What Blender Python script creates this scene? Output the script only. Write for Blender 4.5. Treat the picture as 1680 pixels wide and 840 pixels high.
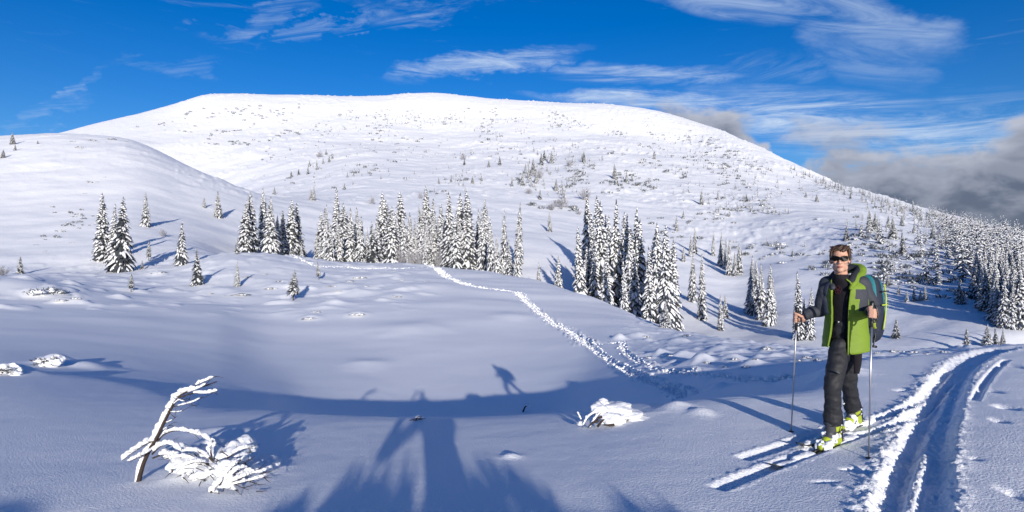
import bpy, bmesh, math, random
import numpy as np
from mathutils import Vector, Matrix, Euler

for o in list(bpy.data.objects):
    bpy.data.objects.remove(o)
SC = bpy.context.scene
COL = SC.collection
R = math.radians

# ---------------------------------------------------------------- camera
F = 1001.0          # focal length in pixels of a 1680-wide frame
cam_data = bpy.data.cameras.new("camera")
cam_data.sensor_width = 36.0
cam_data.lens = 36.0 * F / 1680.0
cam_data.clip_start = 0.05
cam_data.clip_end = 80000.0
cam = bpy.data.objects.new("camera", cam_data)
cam.location = (0, 0, 0)
cam.rotation_euler = (R(90), 0, 0)
COL.objects.link(cam)
SC.camera = cam

# ---------------------------------------------------------------- sun + sky
SUN_EL = math.atan2(222.0, math.hypot(155.0, F))       # low winter sun behind the viewpoint
SUN_AZ = math.atan2(155.0, -F)                          # azimuth from +Y towards +X
to_sun = Vector((math.sin(SUN_AZ) * math.cos(SUN_EL), math.cos(SUN_AZ) * math.cos(SUN_EL), math.sin(SUN_EL)))
sun_l = bpy.data.lights.new("sun", 'SUN')
sun_l.energy = 5.0
sun_l.angle = R(0.53)
sun_l.color = (1.0, 0.93, 0.845)
sun = bpy.data.objects.new("sun", sun_l)
sun.rotation_euler = (-to_sun).to_track_quat('-Z', 'Y').to_euler()
sun.location = (0, -5, 30)
COL.objects.link(sun)

world = bpy.data.worlds.new("World")
SC.world = world
world.use_nodes = True
WN = world.node_tree.nodes
WL = world.node_tree.links
WN.clear()

def wn(t, **kw):
    n = WN.new(t)
    for k, v in kw.items():
        setattr(n, k, v)
    return n

def wmath(op, a, b=None, c=None, clamp=False):
    n = WN.new('ShaderNodeMath'); n.operation = op; n.use_clamp = clamp
    for i, v in enumerate((a, b, c)):
        if v is None: continue
        if isinstance(v, (int, float)): n.inputs[i].default_value = v
        else: WL.new(v, n.inputs[i])
    return n.outputs[0]

def wrange(v, a, b, c=0.0, d=1.0, interp='SMOOTHSTEP'):
    n = WN.new('ShaderNodeMapRange'); n.interpolation_type = interp
    WL.new(v, n.inputs[0])
    for i, x in zip((1, 2, 3, 4), (a, b, c, d)): n.inputs[i].default_value = x
    return n.outputs[0]

out = wn('ShaderNodeOutputWorld')
bg = wn('ShaderNodeBackground')
bg.inputs['Strength'].default_value = 0.15
WL.new(bg.outputs[0], out.inputs[0])
sky = wn('ShaderNodeTexSky', sky_type='NISHITA')
sky.sun_disc = False
sky.sun_elevation = SUN_EL
sky.sun_rotation = SUN_AZ % (2 * math.pi)
sky.altitude = 1600
sky.air_density = 1.0
sky.dust_density = 2.6
sky.ozone_density = 3.0
hs = wn('ShaderNodeHueSaturation')
hs.inputs['Hue'].default_value = 0.515
hs.inputs['Saturation'].default_value = 1.36
hs.inputs['Value'].default_value = 0.84
WL.new(sky.outputs[0], hs.inputs['Color'])

geo = wn('ShaderNodeTexCoord')
sep = wn('ShaderNodeSeparateXYZ')
WL.new(geo.outputs['Generated'], sep.inputs[0])
AZ = wmath('MULTIPLY', wmath('ARCTAN2', sep.outputs[0], sep.outputs[1]), 57.29578)   # degrees, 0 ahead, + right
EL = wmath('MULTIPLY', wmath('ARCSINE', sep.outputs[2]), 57.29578)

def band(az0, el0, slope, half_len, half_th, soft=0.6):
    """a long streak of cirrus: elevation el0 + slope*(az-az0)"""
    da = wmath('SUBTRACT', WAZ, az0)
    de = wmath('SUBTRACT', WEL, wmath('MULTIPLY_ADD', da, slope, el0))
    a = wmath('POWER', wmath('DIVIDE', da, half_len), 2.0)
    b = wmath('POWER', wmath('DIVIDE', de, half_th), 2.0)
    return wrange(wmath('ADD', a, b), 1.0, 1.0 - soft, 0.0, 1.0)

def wnoise(sx, sy, scale, detail=6.0, rough=0.6, dist=0.0, ox=0.0, rot=0.0):
    c = wn('ShaderNodeCombineXYZ')
    ca, sa = math.cos(R(rot)), math.sin(R(rot))
    xr = wmath('ADD', wmath('MULTIPLY', AZ, ca), wmath('MULTIPLY', EL, sa))
    yr = wmath('ADD', wmath('MULTIPLY', AZ, -sa), wmath('MULTIPLY', EL, ca))
    WL.new(wmath('MULTIPLY', xr, sx), c.inputs[0])
    WL.new(wmath('MULTIPLY', yr, sy), c.inputs[1])
    c.inputs[2].default_value = ox
    n = wn('ShaderNodeTexNoise')
    n.inputs['Scale'].default_value = scale
    n.inputs['Detail'].default_value = detail
    n.inputs['Roughness'].default_value = rough
    n.inputs['Distortion'].default_value = dist
    WL.new(c.outputs[0], n.inputs['Vector'])
    return n.outputs['Fac']

def deg(px, py):
    az = math.degrees(math.atan2(px - 840, F))
    el = math.degrees(math.atan2(420 - py, math.hypot(px - 840, F)))
    return az, el

def streak(p0, p1, th, soft=1.0):
    a0, e0 = deg(*p0); a1, e1 = deg(*p1)
    s = (e1 - e0) / (a1 - a0)
    return band((a0 + a1) / 2, (e0 + e1) / 2, s, abs(a1 - a0) / 2 + 2.0, th * 57.3 / F, soft)

def wmax(lst):
    r = lst[0]
    for x in lst[1:]: r = wmath('MAXIMUM', r, x)
    return r

_w = wnoise(0.11, 0.22, 1.0, 5.0, 0.62, 0.0, 60.0)
WEL = wmath('MULTIPLY_ADD', wmath('SUBTRACT', _w, 0.5), 4.2, EL)
WAZ = wmath('MULTIPLY_ADD', wmath('SUBTRACT', _w, 0.5), -16.0, AZ)
cir = wnoise(0.085, 0.85, 1.0, 9.0, 0.70, 0.9, 3.1, rot=-3)
cir2 = wnoise(0.10, 0.80, 1.2, 9.0, 0.70, 1.0, 8.7, rot=14)
# level streaks (right half of the view) and slanting wisps
m_level = wmax([
    wmath('MULTIPLY', streak((630, 122), (950, 84), 26), 0.80),
    wmath('MULTIPLY', streak((900, 118), (1270, 128), 22), 0.75),
    wmath('MULTIPLY', streak((850, 150), (1360, 170), 14), 1.0),
    wmath('MULTIPLY', streak((1130, 175), (1680, 222), 52), 1.0),
    wmath('MULTIPLY', streak((1280, 235), (1720, 232), 34), 0.85),
    wmath('MULTIPLY', streak((1480, 195), (2300, 260), 60), 0.8),
])
cir3 = wnoise(0.075, 0.42, 1.1, 9.0, 0.66, 1.2, 15.2, rot=-13)
m_right = wmax([
    wmath('MULTIPLY', streak((1080, -6), (1330, 22), 24), 0.62),
    wmath('MULTIPLY', streak((1290, 0), (1560, 72), 46), 0.62),
    wmath('MULTIPLY', streak((1330, 60), (1500, 110), 50), 0.30),
])
m_slant = wmax([
    wmath('MULTIPLY', streak((360, 46), (500, 6), 26), 0.62),
    wmath('MULTIPLY', streak((430, 72), (620, 10), 15), 0.40),
    wmath('MULTIPLY', streak((600, 28), (840, -8), 20), 0.45),
    wmath('MULTIPLY', streak((60, 208), (150, 182), 16), 0.33),
    wmath('MULTIPLY', streak((100, 182), (180, 142), 18), 0.33),
    wmath('MULTIPLY', streak((255, 108), (310, 98), 16), 0.25),
    wmath('MULTIPLY', streak((1220, 120), (1400, 100), 30), 0.22),
])
a_level = wmath('MULTIPLY', m_level, wrange(cir, 0.34, 0.72))
a_slant = wmath('MULTIPLY', m_slant, wrange(cir2, 0.38, 0.76))
# thin wisps all over the rest of the dome
a_rest = wmath('MULTIPLY', wrange(cir, 0.58, 0.9), 0.22)
a_right = wmath('MULTIPLY', m_right, wrange(cir3, 0.25, 0.72))
A_CIR = wmath('MINIMUM', wmax([a_level, a_slant, a_right, a_rest]), 0.92)

# low grey cloud bank rising behind the ridge on the right
top_n = wnoise(0.16, 0.30, 1.0, 7.0, 0.58, 0.35, 20.3)
fluff = wnoise(0.20, 0.36, 1.0, 8.0, 0.52, 0.2, 41.0)
EL_keep = EL
EL = wmath('ADD', EL, 0.9)
fluff_up = wnoise(0.20, 0.36, 1.0, 4.0, 0.52, 0.2, 41.0)
EL = EL_keep
# height of the bank's top as a function of azimuth: low at the peak's shoulder, higher to the right
topc = wn('ShaderNodeFloatCurve')
topc.mapping.initialize()
cv = topc.mapping.curves[0]
AZ0, AZ1 = 0.0, 60.0
pts = [(930, 190), (1075, 176), (1130, 168), (1200, 180), (1255, 215), (1300, 290), (1330, 268), (1400, 246), (1460, 240), (1530, 250), (1590, 232), (1640, 204), (1700, 185), (1900, 180), (2300, 200)]
cv.points[0].location = (0.0, 0.2)
cv.points[1].location = (1.0, 0.5)
for px, py in pts:
    a, e = deg(px, py)
    cv.points.new((a - AZ0) / (AZ1 - AZ0), e / 30.0)
cv.points[0].location = (0.0, 0.36)
topc.mapping.update()
WL.new(wmath('DIVIDE', AZ, AZ1, clamp=True), topc.inputs['Value'])
bank_top = wmath('MULTIPLY', topc.outputs[0], 30.0)
dh = wmath('SUBTRACT', bank_top, EL)
dh = wmath('ADD', dh, wmath('MULTIPLY', wmath('SUBTRACT', fluff, 0.5), 9.0))
bank = wrange(dh, -0.5, 1.2)
bank = wmath('MULTIPLY', bank, wrange(AZ, 2.0, 9.0))
bank = wmath('MULTIPLY', bank, wrange(AZ, 150.0, 110.0))
# torn pieces hanging in front of the cirrus
torn = wmax([streak((1280, 215), (1370, 218), 28), streak((1370, 230), (1410, 215), 26), streak((1430, 232), (1530, 262), 36),
             streak((1360, 245), (1480, 262), 30)])
torn = wmath('MULTIPLY', torn, wrange(fluff, 0.40, 0.62))
A_BANK = wmath('MAXIMUM', wmath('MULTIPLY', bank, 0.97), wmath('MULTIPLY', torn, 0.7))

mix1 = wn('ShaderNodeMix', data_type='RGBA')
WL.new(A_CIR, mix1.inputs[0]); WL.new(hs.outputs[0], mix1.inputs[6])
mix1.inputs[7].default_value = (3.6, 4.4, 5.6, 1)
# the bank: dim grey-violet body, lit tops and rim painted paler
shade = wmath('ADD', wmath('MULTIPLY', wrange(wmath('SUBTRACT', fluff, fluff_up), -0.10, 0.12), 0.36), wmath('MULTIPLY', wrange(dh, 4.2, 0.0), 0.64))
ramp = wn('ShaderNodeMix', data_type='RGBA')
WL.new(shade, ramp.inputs[0])
ramp.inputs[6].default_value = (0.78, 0.94, 1.38, 1)
ramp.inputs[7].default_value = (3.3, 3.5, 4.1, 1)
mix2 = wn('ShaderNodeMix', data_type='RGBA')
WL.new(A_BANK, mix2.inputs[0]); WL.new(mix1.outputs[2], mix2.inputs[6]); WL.new(ramp.outputs[2], mix2.inputs[7])
WL.new(mix2.outputs[2], bg.inputs['Color'])

SC.view_settings.view_transform = 'Standard'
SC.view_settings.look = 'None'
SC.view_settings.gamma = 1.0
SC.view_settings.exposure = 0.11
SC.view_settings.use_curve_mapping = False
SC.render.engine = 'CYCLES'
SC.cycles.max_bounces = 4
SC.cycles.diffuse_bounces = 3
SC.cycles.glossy_bounces = 2
SC.cycles.transmission_bounces = 2
SC.cycles.volume_bounces = 0
SC.cycles.use_denoising = True
SC.cycles.use_adaptive_sampling = False
SC.cycles.sample_clamp_indirect = 6.0

# ================================================================ materials
def new_mat(name):
    m = bpy.data.materials.new(name)
    m.use_nodes = True
    nt = m.node_tree
    b = nt.nodes['Principled BSDF']
    return m, nt, b

def simple_mat(name, col, rough=0.6, spec=0.5, noise=None, var=0.25, bump=0.0, bscale=None, metal=0.0, sheen=0.0):
    m, nt, b = new_mat(name)
    b.inputs['Roughness'].default_value = rough
    b.inputs['Specular IOR Level'].default_value = spec
    b.inputs['Metallic'].default_value = metal
    if sheen: b.inputs['Sheen Weight'].default_value = sheen
    b.inputs['Base Color'].default_value = (*col, 1)
    tc = nt.nodes.new('ShaderNodeTexCoord')
    if noise:
        n = nt.nodes.new('ShaderNodeTexNoise'); n.inputs['Scale'].default_value = noise; n.inputs['Detail'].default_value = 5
        nt.links.new(tc.outputs['Object'], n.inputs['Vector'])
        r = nt.nodes.new('ShaderNodeMix'); r.data_type = 'RGBA'
        r.inputs[6].default_value = (*[max(0, c * (1 - var)) for c in col], 1)
        r.inputs[7].default_value = (*[min(1, c * (1 + var)) for c in col], 1)
        nt.links.new(n.outputs['Fac'], r.inputs[0]); nt.links.new(r.outputs[2], b.inputs['Base Color'])
    if bump:
        n2 = nt.nodes.new('ShaderNodeTexNoise'); n2.inputs['Scale'].default_value = bscale or 40; n2.inputs['Detail'].default_value = 4
        nt.links.new(tc.outputs['Object'], n2.inputs['Vector'])
        bp = nt.nodes.new('ShaderNodeBump'); bp.inputs['Strength'].default_value = bump; bp.inputs['Distance'].default_value = 0.02
        nt.links.new(n2.outputs['Fac'], bp.inputs['Height']); nt.links.new(bp.outputs['Normal'], b.inputs['Normal'])
    return m

def snow_ground_mat():
    m, nt, b = new_mat('snow_field')
    N, L = nt.nodes, nt.links
    b.inputs['Base Color'].default_value = (0.86, 0.875, 0.90, 1)
    b.inputs['Roughness'].default_value = 0.62
    b.inputs['Specular IOR Level'].default_value = 0.25
    tc = N.new('ShaderNodeTexCoord')
    cd = N.new('ShaderNodeNewGeometry')
    ln = N.new('ShaderNodeVectorMath'); ln.operation = 'LENGTH'; L.new(cd.outputs['Position'], ln.inputs[0])
    def noise(scale, detail, rough=0.55, ttype='n'):
        n = N.new('ShaderNodeTexNoise'); n.inputs['Scale'].default_value = scale
        n.inputs['Detail'].default_value = detail; n.inputs['Roughness'].default_value = rough
        L.new(tc.outputs['Object'], n.inputs['Vector']); return n.outputs['Fac']
    # grain (crusty crystals), small wind texture, larger sastrugi on the far slopes
    prev = None
    for sc, det, dist, s in ((55.0, 3, 0.012, 0.85), (11.0, 4, 0.02, 0.20), (0.45, 6, 0.9, 0.14), (0.09, 6, 4.0, 0.25)):
        bp = N.new('ShaderNodeBump'); bp.inputs['Strength'].default_value = s; bp.inputs['Distance'].default_value = dist
        L.new(noise(sc, det), bp.inputs['Height'])
        if prev is not None: L.new(prev, bp.inputs['Normal'])
        prev = bp.outputs['Normal']
        # fine relief only where it is fine enough to be seen; coarse relief only on the distant slopes
        mr = N.new('ShaderNodeMapRange'); mr.interpolation_type = 'SMOOTHSTEP'
        L.new(ln.outputs['Value'], mr.inputs[0])
        lo, hi, a, c = {55.0: (6, 30, s, 0.0), 11.0: (8, 60, s, 0.05), 0.45: (25, 120, 0.0, s), 0.09: (120, 350, 0.0, s)}[sc]
        for i, x in zip((1, 2, 3, 4), (lo, hi, a, c)): mr.inputs[i].default_value = x
        L.new(mr.outputs[0], bp.inputs['Strength'])
    L.new(prev, b.inputs['Normal'])
    # slight tint variation: older, greyer crust in patches
    mx = N.new('ShaderNodeMix'); mx.data_type = 'RGBA'
    mx.inputs[6].default_value = (0.83, 0.85, 0.885, 1); mx.inputs[7].default_value = (0.885, 0.895, 0.915, 1)
    L.new(noise(0.35, 5), mx.inputs[0]); L.new(mx.outputs[2], b.inputs['Base Color'])
    return m

M = {}
M['snow_field'] = snow_ground_mat()
M['snow'] = simple_mat('fresh_snow', (0.79, 0.805, 0.835), 0.6, 0.25, noise=6, var=0.03, bump=0.5, bscale=30)
M['tree_snow'] = simple_mat('tree_snow', (0.80, 0.815, 0.845), 0.65, 0.2, noise=1.5, var=0.05)
M['needles'] = simple_mat('spruce_needles', (0.050, 0.057, 0.066), 0.85, 0.15, noise=1.2, var=0.4)
M['bark'] = simple_mat('bark', (0.075, 0.058, 0.048), 0.9, 0.2, noise=6, var=0.4, bump=0.6, bscale=25)
M['dry_bark'] = simple_mat('dark_bark', (0.045, 0.032, 0.027), 0.85, 0.25, noise=25, var=0.5, bump=0.5, bscale=60)
M['twig'] = simple_mat('frosted_twig', (0.30, 0.30, 0.33), 0.85, 0.2, noise=3, var=0.3)
M['pine'] = simple_mat('dwarf_pine_needles', (0.070, 0.080, 0.080), 0.8, 0.2, noise=2.0, var=0.45)

# ================================================================ helpers
def make_mesh(name, verts, faces, mats=None, smooth=True, fmat=None):
    me = bpy.data.meshes.new(name)
    verts = np.asarray(verts, dtype=np.float32)
    if isinstance(faces, np.ndarray):
        nf, k = faces.shape
        me.vertices.add(len(verts)); me.vertices.foreach_set('co', verts.ravel())
        me.loops.add(nf * k); me.loops.foreach_set('vertex_index', faces.astype(np.int32).ravel())
        me.polygons.add(nf)
        me.polygons.foreach_set('loop_start', np.arange(0, nf * k, k, dtype=np.int32))
        me.polygons.foreach_set('loop_total', np.full(nf, k, dtype=np.int32))
        if fmat is not None: me.polygons.foreach_set('material_index', np.asarray(fmat, dtype=np.int32))
        me.update(calc_edges=True)
    else:
        me.from_pydata([tuple(map(float, v)) for v in verts], [], faces)
        if fmat is not None: me.polygons.foreach_set('material_index', np.asarray(fmat, dtype=np.int32))
    me.polygons.foreach_set('use_smooth', np.full(len(me.polygons), smooth, dtype=bool))
    for m in (mats or []):
        me.materials.append(M[m] if isinstance(m, str) else m)
    me.update()
    return me

def link(name, data, parent=None, loc=None):
    o = bpy.data.objects.new(name, data)
    COL.objects.link(o)
    if parent is not None: o.parent = parent
    if loc is not None: o.location = loc
    return o

def tag(o, label=None, cat=None, group=None, kind=None):
    if label: o['label'] = label
    if cat: o['category'] = cat
    if group: o['group'] = group
    if kind: o['kind'] = kind
    return o

def copy_tree(o, parent=None):
    c = o.copy(); COL.objects.link(c)
    if parent is not None: c.parent = parent
    for ch in o.children:
        copy_tree(ch, c)
    return c

def at(px, py, Y):
    return Vector(((px - 840.0) / F * Y, Y, (420.0 - py) / F * Y))

# ---------------------------------------------------------------- value noise
_rs = np.random.RandomState(7)
_PERM = _rs.permutation(4096)
_GX = np.cos(np.arange(4096) * 2.399963); _GY = np.sin(np.arange(4096) * 2.399963)
def gnoise(x, y, seed=0):
    xi = np.floor(x).astype(np.int64); yi = np.floor(y).astype(np.int64)
    xf = x - xi; yf = y - yi
    def g(ix, iy, dx, dy):
        h = _PERM[(_PERM[(ix + seed * 131) & 4095] + iy) & 4095]
        return _GX[h] * dx + _GY[h] * dy
    u = xf * xf * xf * (xf * (xf * 6 - 15) + 10); v = yf * yf * yf * (yf * (yf * 6 - 15) + 10)
    a = g(xi, yi, xf, yf); b = g(xi + 1, yi, xf - 1, yf)
    c = g(xi, yi + 1, xf, yf - 1); d = g(xi + 1, yi + 1, xf - 1, yf - 1)
    return ((a + u * (b - a)) * (1 - v) + (c + u * (d - c)) * v) * 1.5
def fbm(x, y, seed=0, oct=4, gain=0.5):
    s = 0; amp = 1.0
    for i in range(oct):
        s = s + amp * gnoise(x, y, seed + i * 7); x = x * 2.03 + 3.1; y = y * 2.03 - 1.7; amp *= gain
    return s
def sstep(x, a, b):
    t = np.clip((x - a) / (b - a), 0, 1); return t * t * (3 - 2 * t)

# ================================================================ terrain
# Ridge and hollow lines of the place, from the viewpoint outwards. Each is a list of
# (bearing, elevation, depth in metres); hollows are given by depth and height instead.
V, Z = 'v', 'z'
ISO = [
 (Z, [(-600, 1.2, -1.66), (2300, 1.2, -1.60)]),
 (V, [(-600, 840, 4.4), (0, 840, 4.4), (400, 840, 4.25), (800, 840, 4.1), (1200, 840, 3.98), (1680, 840, 3.85), (2300, 840, 3.8)]),
 (V, [(-600, 735, 6.4), (0, 740, 6.3), (300, 740, 6.2), (600, 740, 6.1), (900, 740, 5.8), (1100, 735, 5.55), (1400, 725, 5.56), (1680, 700, 5.7), (2300, 690, 5.7)]),
 (V, [(-600, 600, 14), (0, 610, 14), (200, 640, 12.0), (340, 660, 10.6), (430, 673, 9.6), (500, 682, 8.9), (700, 688, 8.2), (900, 680, 8.1), (1000, 668, 8.0),
      (1100, 652, 8.0), (1180, 637, 8.2), (1300, 605, 9.5), (1450, 590, 10.0), (1560, 579, 10.5), (1680, 565, 11), (2300, 545, 13)]),
 (Z, [(-600, 20, -3.1), (0, 20, -3.1), (200, 18, -3.3), (340, 15, -3.3), (430, 13.5, -3.3), (500, 14.5, -3.95), (700, 15.5, -4.9), (900, 15.5, -4.8), (1000, 14, -4.0), (1100, 12.5, -3.4),
      (1200, 12, -2.75), (1300, 12.5, -2.55), (1450, 13, -2.6), (1680, 14, -2.9), (2300, 15, -3)]),
 (V, [(-600, 550, 28), (0, 550, 28), (200, 568, 28), (340, 612, 23.5), (430, 640, 21), (500, 650, 22.5), (700, 652, 24.5), (900, 650, 23.5), (1000, 642, 20), (1100, 622, 17), (1200, 608, 16),
      (1300, 602, 15.5), (1450, 594, 16), (1680, 585, 17), (2300, 580, 18)]),
 (V, [(-600, 513, 40), (0, 513, 40), (200, 535, 39), (300, 560, 36), (400, 575, 34), (600, 580, 34), (800, 580, 34), (950, 585, 32), (1000, 588, 29), (1100, 590, 25), (1200, 592, 20),
      (1300, 590, 20), (1450, 588, 20), (1680, 577, 22), (2300, 577, 23)]),
 (V, [(-600, 450, 56), (0, 455, 56), (100, 470, 54), (200, 489, 53), (300, 502, 52), (400, 506, 53), (600, 500, 54), (800, 500, 54), (900, 520, 49),
      (1000, 540, 42), (1100, 562, 34), (1200, 574, 27), (1300, 580, 27), (1450, 583, 26), (1680, 570, 28), (2300, 570, 28)]),
 (V, [(-600, 452, 84), (0, 450, 84), (100, 450, 86), (200, 440, 90), (300, 428, 94), (400, 416, 98), (480, 421, 100), (560, 430, 105), (700, 436, 105),
      (800, 445, 96), (900, 466, 78), (1000, 500, 60), (1100, 541, 45), (1200, 558, 35), (1300, 570, 34), (1450, 579, 32), (1680, 565, 34), (2300, 565, 34)]),
 (Z, [(-600, 100, 0.2), (0, 100, 0.0), (200, 102, 0.6), (300, 108, 1.2), (400, 116, -1.0), (500, 120, -2.2), (700, 125, -5), (800, 120, -7), (900, 110, -10),
      (1000, 100, -14), (1100, 90, -15), (1200, 80, -15), (1300, 75, -14), (1450, 75, -14), (1680, 80, -14), (2300, 80, -14)]),
 (V, [(-600, 370, 130), (0, 370, 130), (200, 362, 135), (300, 375, 138), (400, 388, 150), (500, 397, 160), (600, 405, 165), (700, 405, 165), (800, 402, 170),
      (900, 420, 160), (1000, 445, 158), (1100, 480, 140), (1200, 515, 125), (1300, 548, 100), (1450, 560, 93), (1680, 545, 88), (2300, 545, 88)]),
 (V, [(-600, 260, 330), (-300, 245, 330), (0, 237, 330), (100, 231, 330), (200, 236, 318), (250, 250, 300), (300, 273, 280), (350, 294, 258), (400, 311, 238), (450, 328, 222),
      (600, 340, 240), (700, 335, 250), (800, 345, 250), (900, 355, 250), (1000, 365, 245), (1100, 380, 232), (1200, 400, 214), (1300, 430, 172),
      (1450, 462, 132), (1680, 478, 115), (2300, 478, 115)]),
 (Z, [(-600, 430, 40), (0, 430, 48), (200, 420, 45), (300, 380, 34), (400, 330, 30), (500, 310, 30.6), (600, 330, 39.6), (700, 350, 42.7), (800, 360, 43.9),
      (900, 370, 44), (1000, 380, 47), (1100, 390, 46.8), (1200, 350, 35), (1300, 285, 21.4), (1450, 195, 6.8), (1680, 152, -1.5), (2300, 152, -5)]),
 (V, [(-600, 275, 600), (0, 258, 600), (200, 235, 600), (300, 230, 620), (400, 228, 620), (600, 225, 640), (800, 225, 650), (1000, 228, 650), (1100, 240, 640),
      (1200, 270, 530), (1300, 310, 410), (1450, 357, 270), (1680, 406, 200), (2300, 450, 190)]),
 (V, [(-600, 330, 900), (-300, 300, 900), (0, 250, 900), (70, 234, 900), (150, 214, 900), (250, 189, 900), (290, 177, 905), (350, 161, 910), (450, 163, 930), (600, 165, 950),
      (700, 160, 950), (800, 168, 950), (900, 175, 940), (1000, 178, 930), (1060, 185, 920), (1150, 210, 880), (1250, 250, 770), (1300, 274, 690),
      (1400, 311, 540), (1500, 341, 420), (1600, 366, 335), (1680, 387, 280), (2300, 500, 250)]),
 (Z, [(-600, 1500, -20), (300, 1500, 150), (1000, 1500, 120), (1680, 1100, -60), (2300, 1000, -110)]),
 (Z, [(-600, 4000, -350), (2300, 4000, -350)]),
 (Z, [(-600, 60000, -900), (2300, 60000, -900)]),
]

def pchip_slopes(x, y):
    """x, y: (K, n) arrays, along axis 0"""
    h = np.diff(x, axis=0); d = np.diff(y, axis=0) / h
    m = np.zeros_like(y)
    w1 = 2 * h[1:] + h[:-1]; w2 = h[1:] + 2 * h[:-1]
    same = d[:-1] * d[1:] > 0
    with np.errstate(divide='ignore', invalid='ignore'):
        hm = (w1 + w2) / (w1 / d[:-1] + w2 / d[1:])
    m[1:-1] = np.where(same, hm, 0)
    m[0] = d[0]; m[-1] = d[-1]
    return m

def pchip1(xk, yk, x):
    xk = np.asarray(xk, float)[:, None]; yk = np.asarray(yk, float)[:, None]
    m = pchip_slopes(xk, yk)
    xk, yk, m = xk[:, 0], yk[:, 0], m[:, 0]
    i = np.clip(np.searchsorted(xk, x) - 1, 0, len(xk) - 2)
    h = xk[i + 1] - xk[i]; t = (x - xk[i]) / h
    return ((1 + 2 * t) * (1 - t) ** 2 * yk[i] + t * (1 - t) ** 2 * h * m[i] + t * t * (3 - 2 * t) * yk[i + 1] + t * t * (t - 1) * h * m[i + 1])

# polar grid round the viewpoint: fine ahead, coarse behind
TH_FINE = 43.0
th = np.concatenate([np.linspace(-180, -60, 50, endpoint=False), np.linspace(-60, -TH_FINE, 30, endpoint=False),
                     np.linspace(-TH_FINE, TH_FINE, 900, endpoint=False),
                     np.linspace(TH_FINE, 60, 30, endpoint=False), np.linspace(60, 180, 51)])
TH = np.radians(th)
rr = np.concatenate([np.geomspace(0.35, 3.2, 26, endpoint=False), np.geomspace(3.2, 13, 330, endpoint=False), np.geomspace(13, 70, 190, endpoint=False),
                     np.geomspace(70, 320, 150, endpoint=False), np.geomspace(320, 1250, 190, endpoint=False), np.geomspace(1250, 60000, 26)])
NT, NR = len(TH), len(rr)

THC = np.clip(TH, -R(54), R(54))
PXC = 840 + F * np.tan(THC)
kY = []; kZ = []
for kind, rows in ISO:
    px = [r[0] for r in rows]
    A = pchip1(px, [r[1] for r in rows], PXC) if len(rows) > 2 else np.interp(PXC, px, [r[1] for r in rows])
    B = pchip1(px, [r[2] for r in rows], PXC) if len(rows) > 2 else np.interp(PXC, px, [r[2] for r in rows])
    if kind == V: kY.append(B); kZ.append((420 - A) / F * B)
    else: kY.append(A); kZ.append(B)
kY = np.array(kY); kZ = np.array(kZ)                       # (K, NT)
# control points along each bearing, as plan distance
kR = np.log(kY / np.cos(THC)[None, :])
# smooth the control lines a little across bearings
kM = pchip_slopes(np.exp(kR), kZ)
HZ = np.zeros((NT, NR))
Rk = np.exp(kR)
for j in range(NT):
    x = rr; xk = Rk[:, j]
    i = np.clip(np.searchsorted(xk, x) - 1, 0, len(xk) - 2)
    h = xk[i + 1] - xk[i]; t = np.clip((x - xk[i]) / h, 0, 1)
    y0, y1, m0, m1 = kZ[i, j], kZ[i + 1, j], kM[i, j], kM[i + 1, j]
    HZ[j] = (1 + 2 * t) * (1 - t) ** 2 * y0 + t * (1 - t) ** 2 * h * m0 + t * t * (3 - 2 * t) * y1 + t * t * (t - 1) * h * m1
# behind the viewpoint: a gently rounded snow back that falls away
back = sstep(np.abs(th), 56, 100)[:, None]
zb = -1.62 - 0.035 * np.minimum(rr, 30) - 0.10 * np.clip(rr - 30, 0, 4000) * 0.9
zb = np.maximum(zb, -900)[None, :]
HZ = HZ * (1 - back) + zb * back

GX = np.sin(TH)[:, None] * rr[None, :]
GY = np.cos(TH)[:, None] * rr[None, :]
RR = np.broadcast_to(rr[None, :], GX.shape)

# light smoothing along bearing removes the facets of the control lines
def smooth_theta(a, n):
    for _ in range(n):
        b = a.copy(); b[1:-1] = 0.25 * a[:-2] + 0.5 * a[1:-1] + 0.25 * a[2:]; a = b
    return a
HZ = smooth_theta(HZ, 60)

def ground_z(x, y):
    t = np.degrees(np.arctan2(x, y)); r = np.hypot(x, y)
    i = np.clip(np.searchsorted(th, t) - 1, 0, NT - 2); j = np.clip(np.searchsorted(rr, r) - 1, 0, NR - 2)
    a = np.clip((t - th[i]) / (th[i + 1] - th[i]), 0, 1); b = np.clip((r - rr[j]) / (rr[j + 1] - rr[j]), 0, 1)
    return (HZ[i, j] * (1 - a) * (1 - b) + HZ[i + 1, j] * a * (1 - b) + HZ[i, j + 1] * (1 - a) * b + HZ[i + 1, j + 1] * a * b)


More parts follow.
